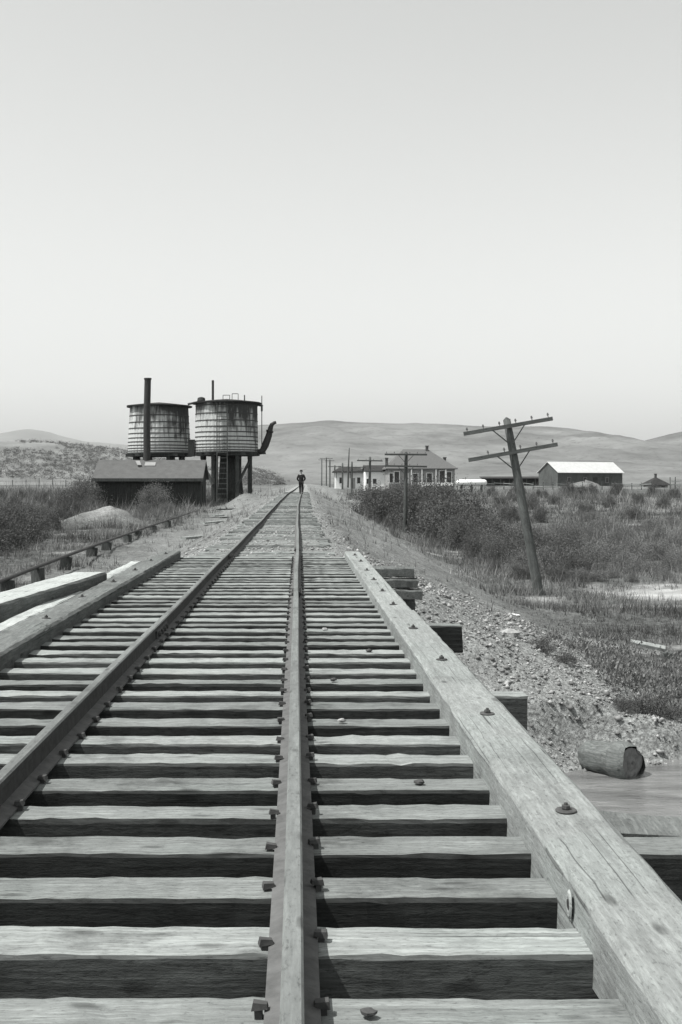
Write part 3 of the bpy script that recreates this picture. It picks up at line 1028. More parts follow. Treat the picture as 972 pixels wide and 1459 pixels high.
def make_tank(cx, cy, zb, zt, rb, rt, label, zg):
    root = empty('water_tank', (cx, cy, 0))
    tag(root, label, 'water tank', 'railway water tanks beside the track')
    n = 40
    m = MB()
    vs_, fs_ = [], []
    per = 4
    for (t) in [i/8 for i in range(9)]:
        r_ = rb+(rt-rb)*t
        for k_ in range(n*per):
            a = 2*math.pi*k_/(n*per)
            q = r_*(1-.010*(k_ % per == 0))*(1+.002*math.sin(k_*2.7))
            vs_.append((q*math.cos(a), q*math.sin(a), zb+(zt-zb)*t))
    nn = n*per
    for i in range(8):
        for k_ in range(nn):
            fs_.append((i*nn+k_, i*nn+(k_+1)%nn, (i+1)*nn+(k_+1)%nn, (i+1)*nn+k_))
    fs_.append(tuple(range(nn-1,-1,-1)))
    m.add(vs_, fs_)
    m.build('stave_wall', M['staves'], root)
    H = zt-zb
    zz = zb+.12
    gap = .22
    while zz < zt-.15:
        r_ = rb+(rt-rb)*(zz-zb)/H
        hm = MB()
        hm.lathe([(r_+.002, zz-.045),(r_+.026, zz-.038),(r_+.026, zz+.038),(r_+.002, zz+.045)], 80)
        hm.build('hoop', M['rust'], root)
        zz += gap
        gap *= 1.15
    MB().lathe([(rt+.30, zt-.02),(rt+.32, zt+.10),(rt*.5, zt+.30),(.05, zt+.42)], 48, wob=lambda a, z: 1+.012*math.sin(a*9)).build('roof', M['roof_dark'], root)
    # floor joists, caps, posts
    MB().lathe([(rb+.06, zb-.10),(rb+.06, zb-.002)], 40).build('floor', M['dark_timber'], root)
    for i in range(9):
        yy = -2.2+4.4*i/8
        hw = math.sqrt(max(.2, (rb+.15)**2-yy*yy))
        MB().box(-hw, hw, yy-.07, yy+.07, zb-.34, zb-.102).build('joist', M['dark_timber'], root)
    for xx in (-1.95, -1.0, 1.0, 1.95):
        hw = 2.1 if abs(xx) < 1.5 else 1.3
        MB().box(xx-.15, xx+.15, -hw, hw, zb-.63, zb-.342).build('cap', M['dark_timber'], root)
        for yy in ((-1.85, 0, 1.85) if abs(xx) < 1.5 else (-.8, .8)):
            MB().box(xx-.15, xx+.15, yy-.15, yy+.15, zg-.6, zb-.632, ch=.02).build('post', M['dark_timber'], root)
    for (a, b) in (((-1.95,-.8),(-1.0,-1.85)), ((1.95,-.8),(1.0,-1.85))):
        MB().bar((a[0], a[1]-.17, zb-.8), (b[0], b[1]-.17, zg+1.4), .12, .2).build('brace', M['dark_timber'], root)
    return root
TZB, TZT = 3.62, 7.55
left_tank = make_tank(px(227,103), 103, TZB, TZT, 2.70, 2.50, 'left water tank, behind the pump shed and its tall black smokestack', -.6)
right_tank = make_tank(px(323,100), 100, TZB, TZT+.08, 2.62, 2.58, 'right water tank, with ladder, raised spout and legs beside the track', -.55)
rt = right_tank
# frost box round the riser pipe
m = MB()
m.add([(-1.1,-.9,-1.0),(1.15,-.9,-1.0),(1.15,.9,-1.0),(-1.1,.9,-1.0),(-.85,-.6,TZB-.35),(.72,-.6,TZB-.35),(.72,.6,TZB-.35),(-.85,.6,TZB-.35)],
      [(0,3,2,1),(4,5,6,7),(0,1,5,4),(1,2,6,5),(2,3,7,6),(3,0,4,7)])
m.build('frost_box', M['dark_wall'], rt, loc=(.35, 0, 0))
# ladder from the ground to the roof
m = MB()
for sx_ in (-.62, .22):
    m.bar((sx_, -2.95, -.7), (sx_, -2.72, TZT+.25), .075, .06)
zz = -.3
while zz < TZT:
    yy = -2.95+.23*(zz+.7)/(TZT+.95)
    m.bar((-.62, yy, zz), (.22, yy, zz), .045, .045)
    zz += .42
m.build('ladder', M['pole'], rt)
# outlet and spout
m = MB().tube([(2.3,-.3,TZB+.02),(2.85,-.3,TZB+.02),(3.05,-.3,TZB+.15),(3.25,-.3,TZB+.55),(3.55,-.3,TZB+1.35),(3.68,-.3,TZB+1.95),(3.80,-.3,TZB+2.28),(4.0,-.3,TZB+2.42),(4.16,-.3,TZB+2.47)],
              [.19,.22,.27,.30,.27,.21,.17,.14,.12], 14)
m.tube([(3.60,-.3,TZB+1.62),(3.64,-.3,TZB+1.78)], [.31,.31], 14)
m.build('spout', M['iron'], rt, smooth=True)
m = MB().bar((2.45,-.3,TZB-.18),(3.3,-.3,TZB-.12),.12,.16)
m.build('spout_bracket', M['dark_timber'], rt)
m = MB().tube([(2.96,-.3,TZB+.1),(2.96,-.3,TZT+.75)], .035, 6)
m.build('spout_rod', M['iron'], rt)
m = MB().bar((2.3,-.3,TZT+.06),(3.05,-.3,TZT-.10),.14,.18).box(2.88,3.04,-.4,-.2,TZT-.55,TZT-.12)
m.build('pulley_arm', M['dark_timber'], rt)
MB().tube([(-1.18,.4,TZT+.1),(-1.18,.4,TZT+2.1)], .10, 8).build('vent_pipe', M['iron'], rt)
m = MB()
for (x0, x1, h) in ((-.2,.35,.5),(.55,1.05,.62),(1.55,1.6,.5)):
    for q in (x0, x1):
        m.bar((q,-1.6,TZT+.1),(q,-1.6,TZT+.2+h),.05,.05)
    m.bar((x0,-1.6,TZT+.2+h),(x1,-1.6,TZT+.2+h),.05,.05)
m.build('roof_railing', M['pole'], rt)
m = MB().lathe([(.30,TZT+.12),(.34,TZT+.3),(.30,TZT+.52),(.12,TZT+.60)], 12, c=(-2.05,-.9))
m.build('overflow_cask', M['dark_timber'], rt)
MB().tube([(-3.2,-.6,TZT+.02),(-2.35,-.6,TZT+.2)], .09, 8).build('link_pipe', M['iron'], rt)
MB().box(-3.15,-2.62,-.9,-.3,TZB-.4,TZB+1.0).build('valve_box', M['dark_wall'], rt)

# ------------------------------------------------------------------ pump shed with smokestack
def quad_roof(mb, x0, x1, y0, y1, ze, zr, th=.10):
    """gable roof, ridge along x"""
    ym = (y0+y1)/2
    for (ya, za, yb, zb_) in ((y0, ze, ym, zr), (y1, ze, ym, zr)):
        vs_ = [(x0,ya,za),(x1,ya,za),(x1,yb,zb_),(x0,yb,zb_),(x0,ya,za+th),(x1,ya,za+th),(x1,yb,zb_+th),(x0,yb,zb_+th)]
        fs_ = [(0,3,2,1),(4,5,6,7),(0,1,5,4),(1,2,6,5),(2,3,7,6),(3,0,4,7)]
        mb.add(vs_, fs_)
    return mb
def gable_walls(mb, x0, x1, y0, y1, z0, ze, zr):
    ym = (y0+y1)/2
    vs_ = []
    for xx in (x0, x1):
        vs_ += [(xx,y0,z0),(xx,y1,z0),(xx,y1,ze),(xx,ym,zr),(xx,y0,ze)]
    return mb.add(vs_, [(0,4,3,2,1),(5,6,7,8,9),(0,5,9,4),(1,2,7,6),(4,9,8,3),(2,3,8,7),(0,1,6,5)])
SY = 88.0
sx0, sx1 = px(136, SY), px(286, SY)
root = empty('pump_shed', ((sx0+sx1)/2, SY, 0))
tag(root, 'long dark board shed with pitched roof in front of the water tanks', 'shed')
hw = (sx1-sx0)/2
SD = 5.0
mw = gable_walls(MB(), -hw, hw, 0, SD, -1.5, 1.30, 2.52)
rs = random.Random(3)
x = -hw
while x < hw:            # vertical battens stand proud of the boards
    w_ = rs.uniform(.16, .26)
    mw.box(x, x+.05, -.03, .02, -1.4, 1.22)
    x += w_
mw.build('wall', M['dark_wall'], root)
rf = MB()
quad_roof(rf, -hw-.18, hw+.22, -.42, SD+.42, 1.26, 2.66, .09)
rf.build('roof', M['roof_shed'], root)
MB().box(-hw-.2, hw+.24, -.47, -.425, 1.12, 1.34).build('fascia', M['dark_timber'], root)
stx = px(210.5, 91)-((sx0+sx1)/2)
m = MB().tube([(stx,2.6,2.0),(stx-.02,2.6,5.5),(stx+.06,2.6,8.95)], [.27,.26,.25], 14)
m.lathe([(.29,0),(.29,.12)], 14)
m.v = m.v[:-28] + [(p[0]+stx+.06, p[1]+2.6, p[2]+8.85) for p in m.v[-28:]]
m.build('smokestack', M['iron'], root, smooth=False)
fm = MB()
fm.bar((stx-.05,1.75,2.42),(stx+.75,1.75,2.42),.60,.05,(0,-.43,.9))
fm.bar((stx-.62,1.9,2.66),(stx-.40,1.3,2.34),.3,.05)
fm.build('flashing', M['pale'], root)
MB().box(hw+.002,hw+.05,1.6,2.6,-1.3,.8).build('door', M['dark_timber'], root)

# rail of an old spur lying on stub ties, left, modelled as a round pipe
pA = Vector((px(-60,20.5), 20.5, 0)); pB = Vector((px(282,80), 80, 0))
root = empty('spur_rail', (pA.x, pA.y, 0))
tag(root, 'long dark old spur rail, modelled as a pipe, slanting up beside the left bank on stub posts', 'pipe')
pts = []
stub = []
for i in range(25):
    t = i/24
    Yq = 1/((1-t)/pA.y + t/pB.y)
    u = -60+(282+60)*t
    vq = 853+(727-853)*t - 7*math.sin(t*math.pi)*.6
    pts.append(Vector((px(u,Yq), Yq, pz(vq,Yq)))-Vector((pA.x,pA.y,0)))
MB().tube(pts, .045, 8).build('spur_run', M['iron'], root, smooth=True)
for q, h in ((8,.5),(11,.42),(13.5,.42),(15,.5),(17,.35),(18,.3),(19.5,.35),(21,.3),(5,.35)):
    i = int(q); p = pts[i].lerp(pts[i+1], q-i)
    wx0 = p.x+pA.x; wy0 = p.y+pA.y
    gz = float(ground_z(wx0, wy0))
    MB().box(p.x-.17, p.x+.13, p.y-.09, p.y+.09, gz-.2, p.z-.04, M=Matrix.Translation(p)@Matrix.Rotation(random.uniform(-.7,.7), 4, 'Z')@Matrix.Rotation(random.uniform(-.16,.16), 4, 'Y')@Matrix.Translation(-p), ch=.02).build('stub_post', M['dark_timber'], root)

# loose planks on the spoil bank below the tanks
for i, (u, v, Yq, L_, rz, mt, lab) in enumerate([(318, 733, 66, 3.2, 52, 'dark_timber', 'dark plank lying on the bank slope below the water tanks'),
                                             (311, 727, 70, 1.4, 70, 'timber', 'short white plank tilted on the bank below the ladder'),
                                             (326, 722, 74, 1.8, 40, 'dark_timber', 'dark broken board nearest the tank ladder'),
                                             (310, 742, 60, 4.2, 74, 'plank', 'long grey plank lying along the left side of the bank'),
                                             (283, 774, 37, 1.9, 66, 'timber', 'pale plank half buried beside the left ties beyond the bridge')]):
    t = rough_beam(L_, .2, .08, 700+i, 8).build('plank', M[mt])
    X = px(u, Yq)
    t.rotation_euler = (0, 0, R(rz))
    ground_obj(t, X, Yq, .10)
    tag(t, lab, 'plank')

# ------------------------------------------------------------------ buildings right
def window(parent, x, y, z, w, h, n=(0,-1), frame='white'):
    f = MB()
    t = .09
    f.box(x-w/2-t, x+w/2+t, y-.05, y+.02, z-t, z)
    f.box(x-w/2-t, x+w/2+t, y-.05, y+.02, z+h, z+h+t)
    f.box(x-w/2-t, x-w/2, y-.05, y+.02, z, z+h)
    f.box(x+w/2, x+w/2+t, y-.05, y+.02, z, z+h)
    fo = f.build('window', M[frame], parent)
    p = MB().box(x-w/2, x+w/2, y-.02, y+.015, z, z+h)
    p.build('pane', M['glass'], fo)
    return fo
HY = 190.0
k1 = HY/1700
root = empty('hip_roofed_house', (px(601,HY), HY, 0))
tag(root, 'large pale house with hipped shingle roof, two chimneys and tall windows', 'house')
hx = 47*k1
MB().box(-hx, hx, 0, 9, -.6, 3.42).build('wall', M['pale'], root)
e = .45
r0x, r1x = px(578,HY)-px(601,HY), px(614,HY)-px(601,HY)
m = MB().add([(-hx-e,-e,3.38),(hx+e,-e,3.38),(hx+e,9+e,3.38),(-hx-e,9+e,3.38),(r0x,4.5,6.55),(r1x,4.5,6.55),
              (-hx-e,-e,3.24),(hx+e,-e,3.24),(hx+e,9+e,3.24),(-hx-e,9+e,3.24)],
             [(0,1,5,4),(1,2,5),(2,3,4,5),(3,0,4),(6,7,1,0),(7,8,2,1),(8,9,3,2),(9,6,0,3),(9,8,7,6)])
m.build('roof', M['roof_shingle'], root)
for (u, zt, yy, zb_) in ((612.5, 7.0, 4.2, 6.2), (637, 5.1, 3.0, 4.0), (553, 5.0, 3.0, 3.5)):
    xx = px(u, HY)-px(601, HY)
    MB().box(xx-.22, xx+.22, yy-.22, yy+.22, zb_-.4, zt).box(xx-.28, xx+.28, yy-.28, yy+.28, zt, zt+.14).build('chimney', M['brick'], root)
for (u, w_, h_) in ((557.5,.55,1.5),(565.5,.75,1.75),(579,.5,1.6),(592,.75,1.45),(612,.8,1.5),(630,.85,1.9),(640,.75,1.7)):
    window(root, px(u,HY)-px(601,HY), 0, 1.1, w_, h_)
for u in (586, 601, 621, 635):
    xx = px(u,HY)-px(601,HY)
    MB().box(xx-.07, xx+.07, -.42, -.28, -.4, 3.22).build('porch_post', M['white'], root)

WY_ = 198.0
root = empty('white_cottage', (px(537,WY_), WY_, 0))
tag(root, 'bright white cottage with dark roof left of the hip roofed house', 'house')
hx = 16*WY_/1700
gable_walls(MB(), -hx, hx, 0, 6, -.6, 3.0, 3.75).build('wall', M['white'], root)
quad_roof(MB(), -hx-.25, hx+.25, -.35, 6.35, 2.98, 3.95, .10).build('roof', M['roof_dark'], root)
window(root, -.35, 0, .9, .6, .85)
window(root, -1.4, 0, .9, .6, .85)
DY = 222.0
root = empty('white_depot', (px(499,DY), DY, 0))
tag(root, 'long low white depot with wide dark eaves behind the telegraph poles', 'depot')
hx = 21*DY/1700
MB().box(-hx, hx, 0, 5, -.6, 3.2).build('wall', M['white'], root)
m = MB().add([(-hx-.5,-1.0,3.2),(hx+.5,-1.0,3.2),(hx+.5,6,3.2),(-hx-.5,6,3.2),(-hx+.8,2.5,3.95),(hx-.8,2.5,3.95),(-hx-.5,-1.0,3.02),(hx+.5,-1.0,3.02),(hx+.5,6,3.02),(-hx-.5,6,3.02)],
             [(0,1,5,4),(1,2,5),(2,3,4,5),(3,0,4),(6,7,1,0),(7,8,2,1),(8,9,3,2),(9,6,0,3),(9,8,7,6)])
m.build('roof', M['roof_dark'], root)
for q in (-1.7, 1.6):
    window(root, q, 0, 1.0, .6, 1.1)
MB().box(.1, .95, -.04, .0, -.3, 2.0).build('door', M['pale'], root)
for q in (-2.6, 0, 2.6):
    MB().bar((q, -.05, 2.0), (q, -.9, 3.0), .1, .1).build('eave_bracket', M['dark_timber'], root)

# white storage tank lying beside the house
TY = 178.0
root = empty('storage_tank', (px(672,TY), TY, pz(692,TY)))
tag(root, 'long white rounded tank lying on cradles right of the hip roofed house', 'tank')
Ls = 22*TY/1700
m = MB().tube([(-Ls,0,.45),(-Ls+.12,0,.45),(-Ls+.4,0,.45),(Ls-.4,0,.45),(Ls-.12,0,.45),(Ls,0,.45)], [.1,.36,.48,.48,.36,.1], 16)
m.build('shell', M['white'], root, smooth=True)
for q in (-1.5, 0, 1.5):
    MB().box(q-.12, q+.12, -.4, .4, -1.0, .12).build('cradle', M['dark_timber'], root)
FY = 176.0
root = empty('board_fence', (px(621,FY), FY, 0))
tag(root, 'low white board fence in front of the hip roofed house', 'fence')
hx = 25*FY/1700
MB().box(-hx, hx, -.02, .02, .62, 1.12).build('board', M['white'], root)
for i in range(6):
    q = -hx+2*hx*i/5
    MB().box(q-.05, q+.05, .022, .12, -1.0, 1.15).build('post', M['pale'], root)

# barn
BY = 300.0
th = R(25)
root = empty('barn', (px(795,BY), BY, 0), th)
tag(root, 'large barn with pale tin roof and dark board walls', 'barn')
LB, WB = 20.5, 8.0
gable_walls(MB(), 0, LB, 0, WB, -.4, 3.75, 6.2).build('wall', M['barn_wall'], root)
quad_roof(MB(), -.3, LB+.3, -.5, WB+.5, 3.62, 6.42, .12).build('roof', M['roof_pale'], root)
MB().box(-.06, -.005, WB/2-1.4, WB/2+1.4, -.3, 2.9).build('door', M['barn_wall'], root)
for q in (3.5, 8.5, 15.5):
    window(root, q, 0, 1.3, .9, 1.2, frame='pale')
MB().box(11, 13, -.05, -.005, -.3, 2.6).build('side_door', M['dark_timber'], root)
# long dark shed behind
SY2 = 325.0
root = empty('long_shed', (px(732,SY2), SY2, 0))
tag(root, 'long low dark shed stretching left of the barn', 'shed')
hx = 43*SY2/1700
MB().box(-hx, hx, 1.2, 5, -.2, 2.3).build('wall', M['dark_wall'], root)
MB().add([(-hx-.3,-.4,2.25),(hx+.3,-.4,2.25),(hx+.3,5.4,2.75),(-hx-.3,5.4,2.75),(-hx-.3,-.4,2.43),(hx+.3,-.4,2.43),(hx+.3,5.4,2.93),(-hx-.3,5.4,2.93)],
         [(0,3,2,1),(4,5,6,7),(0,1,5,4),(1,2,6,5),(2,3,7,6),(3,0,4,7)]).build('roof', M['roof_dark'], root)
for i in range(8):
    q = -hx+2*hx*i/7
    MB().box(q-.1, q+.1, -.1, .1, -.2, 2.24).build('post', M['pole'], root)
# hay heap before the barn
hm = MB()
rr = random.Random(9)
nh = 28
for j, (rq, zq) in enumerate(((1,0),(.92,.5),(.75,.95),(.5,1.35),(.22,1.6),(.04,1.68))):
    for i in range(nh):
        a = 2*math.pi*i/nh
        q = rq*(1+.12*math.sin(3*a)+rr.uniform(-.08,.08))
        hm.v.append((4.0*q*math.cos(a), 2.2*q*math.sin(a), zq*(.62+.22*math.sin(2*a+.6)+.16*math.sin(3*a)+rr.uniform(-.12,.12))-.2))
for j in range(5):
    for i in range(nh):
        hm.f.append((j*nh+i, j*nh+(i+1)%nh, (j+1)*nh+(i+1)%nh, (j+1)*nh+i))
hm.f.append(tuple(5*nh+i for i in range(nh)))
t = hm.build('hay_heap', M['hay'], smooth=True)
t.location = (px(833,285), 285, pz(693,285))
tag(t, 'pale heap of hay in front of the barn wall', 'hay heap')
# small hut at right
UY = 250.0
root = empty('small_hut', (px(934,UY), UY, 0), R(12))
tag(root, 'small hut with dark pyramid roof at the right edge', 'hut')
MB().box(-1.9, 1.9, -1.6, 1.6, -.8, .75).build('wall', M['pale'], root)
MB().add([(-2.5,-2.2,.70),(2.5,-2.2,.70),(2.5,2.2,.70),(-2.5,2.2,.70),(0,0,2.35),(-2.5,-2.2,.60),(2.5,-2.2,.60),(2.5,2.2,.60),(-2.5,2.2,.60)],
         [(0,1,4),(1,2,4),(2,3,4),(3,0,4),(5,6,1,0),(6,7,2,1),(7,8,3,2),(8,5,0,3),(8,7,6,5)]).build('roof', M['roof_dark'], root)
MB().box(-.2,.2,-.2,.2,2.0,2.95).box(-.26,.26,-.26,.26,2.95,3.05).build('chimney', M['brick'], root)
MB().box(.4,1.3,-1.66,-1.605,-.7,.5).build('door', M['dark_timber'], root)

# fences
def fence(pts, label, hpost, rails, mat, cat='fence'):
    root = empty('rail_fence' if rails else 'wire_fence', (pts[0][0], pts[0][1], 0))
    tag(root, label, cat)
    prev = None
    wires = MB()
    for (X, Y) in pts:
        gz = float(ground_z(X, Y))
        h_ = hpost*random.uniform(.85, 1.15)
        lx, ly = X-pts[0][0], Y-pts[0][1]
        dx = random.uniform(-.06,.06)
        MB().tube([(lx,ly,gz-.3),(lx+dx,ly,gz+h_)], [.09,.075], 7).build('post', M[mat], root)
        cur = Vector((lx, ly, gz))
        if prev is not None:
            for rz_ in (rails or (.45, .8, 1.15)):
                if rails:
                    if random.random() < .18: continue
                    MB().bar(prev+Vector((0,-.1,rz_+random.uniform(-.1,.1))), cur+Vector((0,-.1,rz_+random.uniform(-.1,.1))), .06, .12).build('rail', M['plank'], root)
                else:
                    wires.tube([prev+Vector((0,0,rz_)), cur+Vector((0,0,rz_))], .012, 4)
        prev = cur
    if not rails:
        wires.build('wire', M['iron'], root)
    return root
fence([(px(u, Y), Y) for u, Y in [(690+14*i, 205+2*math.sin(i)) for i in range(18)]], 'weathered pole fence crossing the field in front of the barn', 1.3, (.5, 1.0), 'pole')
fence([(px(u, Y), Y) for u, Y in [(-20+19*i, 250+i*2) for i in range(9)]], 'line of thin fence posts across the left field below the scrub hill', 1.7, None, 'pole')
fence([(px(u, 215.), 215.) for u in (955, 962, 975, 990)], 'short row of tall fence posts at the right edge past the hut', 2.1, (.8, 1.4), 'pole')

# ------------------------------------------------------------------ the walking person
def skin_mesh(name, verts, edges, radii, mat, parent=None, sub=2, root_i=0):
    me = bpy.data.meshes.new(name)
    me.from_pydata(verts, edges, [])
    me.update()
    me.materials.append(mat)
    o = bpy.data.objects.new(name, me)
    COL.objects.link(o)
    if parent is not None: o.parent = parent
    sk = o.modifiers.new('skin', 'SKIN')
    if not me.skin_vertices:
        me.skin_vertices.new(name='')
    for i, d in enumerate(me.skin_vertices[0].data):
        r_ = radii[i]
        d.radius = r_ if isinstance(r_, tuple) else (r_, r_)
        d.use_root = (i == root_i)
    sk.use_smooth_shade = True
    ss = o.modifiers.new('sub', 'SUBSURF')
    ss.levels = sub; ss.render_levels = sub
    return o
PY = 90.0
man = empty('person', (px(429.3,PY), PY, float(track_z(PY))-.12))
tag(man, 'person in dark coat and trousers walking away along the right rail', 'person')
# pelvis, spine, neck, head, arms with bent elbows (hands at the coat front), legs in a short stride
bv = [(0,0,.95),(0,.01,1.15),(0,.02,1.38),(0,.03,1.52),(0,.05,1.60),(0,.06,1.72),
      (-.19,.02,1.44),(-.30,-.06,1.18),(-.20,.16,1.02),(-.13,.22,1.00),
      (.19,.02,1.44),(.30,-.04,1.18),(.20,.18,1.04),(.13,.24,1.02),
      (-.10,0,.90),(-.09,.10,.50),(-.08,.02,.09),(-.08,.16,.04),
      (.10,0,.90),(.08,.02,.50),(.07,-.18,.12),(.07,-.06,.04)]
be = [(0,1),(1,2),(2,3),(3,4),(4,5),(2,6),(6,7),(7,8),(8,9),(2,10),(10,11),(11,12),(12,13),(0,14),(14,15),(15,16),(16,17),(0,18),(18,19),(19,20),(20,21)]
brd = [(.15,.11),(.14,.10),(.17,.11),.06,(.085,.10),(.07,.08),.07,.05,.037,.03,.07,.05,.037,.03,.09,.065,.045,.035,.09,.065,.045,.035]
skin_mesh('body', bv, be, brd, M['skin'], man)
jk = [0,1,2,6,7,8,10,11,12]
jv = [(0,0,.84)]+[bv[i] for i in jk]
je = [(0,1),(1,2),(2,3),(3,4),(4,5),(5,6),(3,7),(7,8),(8,9)]
skin_mesh('coat', jv, je, [(.20,.15),(.18,.14),(.18,.13),(.205,.14),.095,.075,.055,.095,.075,.055], M['cloth'], man)
tv = [bv[0]]+[bv[i] for i in (14,15,16,18,19,20)]
skin_mesh('trousers', tv, [(0,1),(1,2),(2,3),(0,4),(4,5),(5,6)], [.15,.11,.088,.07,.11,.088,.07], M['cloth'], man)
for (a, b) in ((16,17),(20,21)):
    skin_mesh('shoe', [bv[a], bv[b]], [(0,1)], [.06,.048], M['cloth'], man, 1)
MB().lathe([(.155,1.715),(.155,1.73),(.112,1.735),(.108,1.80),(.085,1.845),(.03,1.85)], 16, c=(0,.06)).build('hat', M['cloth'], man, smooth=True)

# ------------------------------------------------------------------ shrubs
def leaf_cloud(n, shape, size, seed, clumps=44):
    """n leaf quads gathered round twig clumps in a bushy volume; unit height 1, radius ~ shape"""
    r_ = np.random.default_rng(seed)
    cc = []
    while len(cc) < clumps:
        p = r_.uniform(-1, 1, 3); p[2] = abs(p[2])
        if (p[0]**2+p[1]**2+(p[2]*.95)**2) < 1 and p[0]**2+p[1]**2+p[2]**2 > .12:
            cc.append(p)
    cc = np.array(cc)
    cc[:,0] *= shape; cc[:,1] *= shape
    cs = r_.uniform(.06, .17, clumps)
    k_ = r_.integers(0, clumps, n)
    P = cc[k_]+r_.normal(0, 1, (n,3))*cs[k_][:,None]*np.array([1,1,1.15])
    P[:,2] = np.abs(P[:,2])*.92+.02
    d1 = r_.normal(0, 1, (n,3)); d1[:,2] = np.abs(d1[:,2])+.35
    d1 /= np.linalg.norm(d1, axis=1)[:,None]
    d2 = np.cross(d1, r_.normal(0, 1, (n,3)))
    d2 /= np.linalg.norm(d2, axis=1)[:,None]
    L = size*r_.uniform(.6, 1.5, n)[:,None]
    W = L*.42
    V = np.stack([P-d2*W*.5, P+d1*L*.5-d2*W*.2+d2*W*.9, P+d1*L, P+d1*L*.45-d2*W], 1).reshape(-1,3)
    F = np.arange(n*4).reshape(n,4)
    tone = np.clip(r_.uniform(.15, .85, n)*.6+r_.uniform(0,1,clumps)[k_]*.45, 0, 1)
    return V, F, np.repeat(tone, 4)
def make_shrub(kind, n, shape, size, seed, mat):
    root = empty('willow_shrub' if kind == 'w' else 'sage_shrub', (0,0,-100))
    V, F, t_ = leaf_cloud(n, shape, size, seed)
    np_mesh('foliage', V, F, M[mat], {'rnd': t_}, parent=root)
    m = MB()
    rr = random.Random(seed)
    for i in range(22):
        a = rr.uniform(0, 6.28); q = rr.uniform(.1, 1.0)*shape
        m.tube([(0.05*math.cos(a), .05*math.sin(a), -.12), (q*.4*math.cos(a), q*.4*math.sin(a), .4), (q*math.cos(a), q*math.sin(a), rr.uniform(.6,1.12)-.35*(q/shape)**2)], [.014,.009,.003], 4)
    m.build('stems', M['stem'], root)
    return root
protos = {'w': [make_shrub('w', 9000, .62, .030, 900+i, 'leaf') for i in range(4)],
          's': [make_shrub('s', 6500, .8, .032, 950+i, 'leaf_pale') for i in range(3)]}
used_s = set()
def shrub(kind, u, Y, h, label, group, X=None, wide=1.0):
    src = random.choice(protos[kind])
    if src.name in used_s:
        o = copy_tree(src)
    else:
        o = src; used_s.add(src.name)
    X = px(u, Y) if X is None else X
    o.location = (X, Y, float(ground_z(X, Y))-.03*h)
    o.rotation_euler = (0, 0, random.uniform(0, 6.28))
    o.scale = (h*wide*random.uniform(.9,1.15), h*wide*random.uniform(.9,1.15), h)
    tag(o, label, 'shrub', group)
    return o
LW = 'dark leafy willow in the thicket between the second telegraph pole and the leaning pole'
GW = 'willows of the dark thicket'
for (u, Y, h) in [(535,98,3.0),(548,94,2.9),(560,92,3.0),(576,93,3.0),(592,90,3.1),(612,86,3.1),(636,76,3.0),(640,71,3.0),(655,70,2.6),(668,69,2.2),(598,84,3.2),(630,80,3.3),(655,80,3.0),(545,100,2.7),
                  (648,68,1.9),(660,63,1.7),(655,60,1.5),(672,59,1.7),(690,62,2.0),(675,56,1.2),(690,53,1.3),(622,80,1.4),(560,86,1.2),(600,84,1.1)]:
    shrub('w', u, Y, h, LW, GW)
LP = 'grey green shrub in the scrub around the foot of the leaning telegraph pole'
rs = random.Random(77)
for (u, Y, h) in [(700,55,1.8),(716,49,1.4),(732,56,1.9),(748,46,1.3),(764,52,1.8),(779,44,1.5),(800,46,1.7),(818,42.5,1.2),(836,47,1.6),(738,41,.7),(803,50,1.9),(782,58,1.9),(706,44,.7),(792,40.5,.8),(826,40,.7),(756,41,.6)]:
    shrub('w' if rs.random() < .25 else 's', u, Y, h*.72, LP, 'scrub round the leaning pole', wide=rs.uniform(.9,1.3))
LR = 'pale twiggy shrub in the open field right of the leaning telegraph pole'
for (u, Y, h) in [(866,50,1.4),(890,46,1.2),(914,44,1.0),(938,52,1.5),(958,46,1.1),(985,49,1.3),(880,60,1.5),(905,57,1.2),(940,66,1.4),(850,66,1.4),(822,72,1.4),(968,62,1.2),(800,66,1.6),(1000,56,1.4),
                  (860,80,1.4),(890,74,1.2),(925,82,1.3),(955,88,1.3),(845,92,1.3),(985,78,1.3),(872,42,.6),(901,40,.5),(946,41,.6),(850,40,.6),(765,70,1.4),(745,78,1.4),(715,72,1.3),(700,88,1.3)]:
    shrub('s', u, Y, h*.68, LR, 'shrubs of the right field', wide=rs.uniform(1.0,1.5))
LF = 'low dark shrub far out in the field before the barn'
for (u, Y, h) in [(712,120,1.3),(735,135,1.3),(758,115,1.3),(790,128,1.2),(810,170,1.9),(828,165,1.4),(843,172,1.5),(737,168,1.8),(880,160,2.0),(868,120,1.2),(910,130,1.3),(945,118,1.2),(930,165,1.5),(772,150,1.3),(700,150,1.5),(960,150,1.4),(835,105,1.3),(900,98,1.2),(770,92,1.3),(725,95,1.4)]:
    shrub('w', u, Y, h, LF, 'low shrubs far out in the field')
LL = 'dark bushy willow at the left edge below the old spur rail on stub posts'
for (u, Y, h) in [(-25,37,1.3),(0,39,1.35),(24,41,1.3),(46,46,1.15),(68,52,1.0),(-10,48,1.4),(28,56,1.2),(90,60,.9),(-40,42,1.4),(12,62,1.1),(50,70,1.0)]:
    shrub('w', u, Y, h, LL, 'willows at the left edge')
LD = 'shrub in the left field between the fence posts and the shed'
for (u, Y, h) in [(104,74,1.5),(114,82,2.0),(124,86,2.1),(88,94,1.2),(60,100,1.0),(30,108,1.0),(2,118,1.0),(128,80,1.3),(75,84,.8),(20,88,.8)]:
    shrub('w', u, Y, h, LD, 'shrubs beside the shed')
shrub('s', 221, 80, 2.05, 'tall pale shrub standing against the front of the dark shed', None, wide=.72)
shrub('s', 204, 77, .8, 'lower shrub just left of the tall shrub before the shed', None)
shrub('s', 238, 77, .8, 'lower shrub just right of the tall shrub before the shed', None)
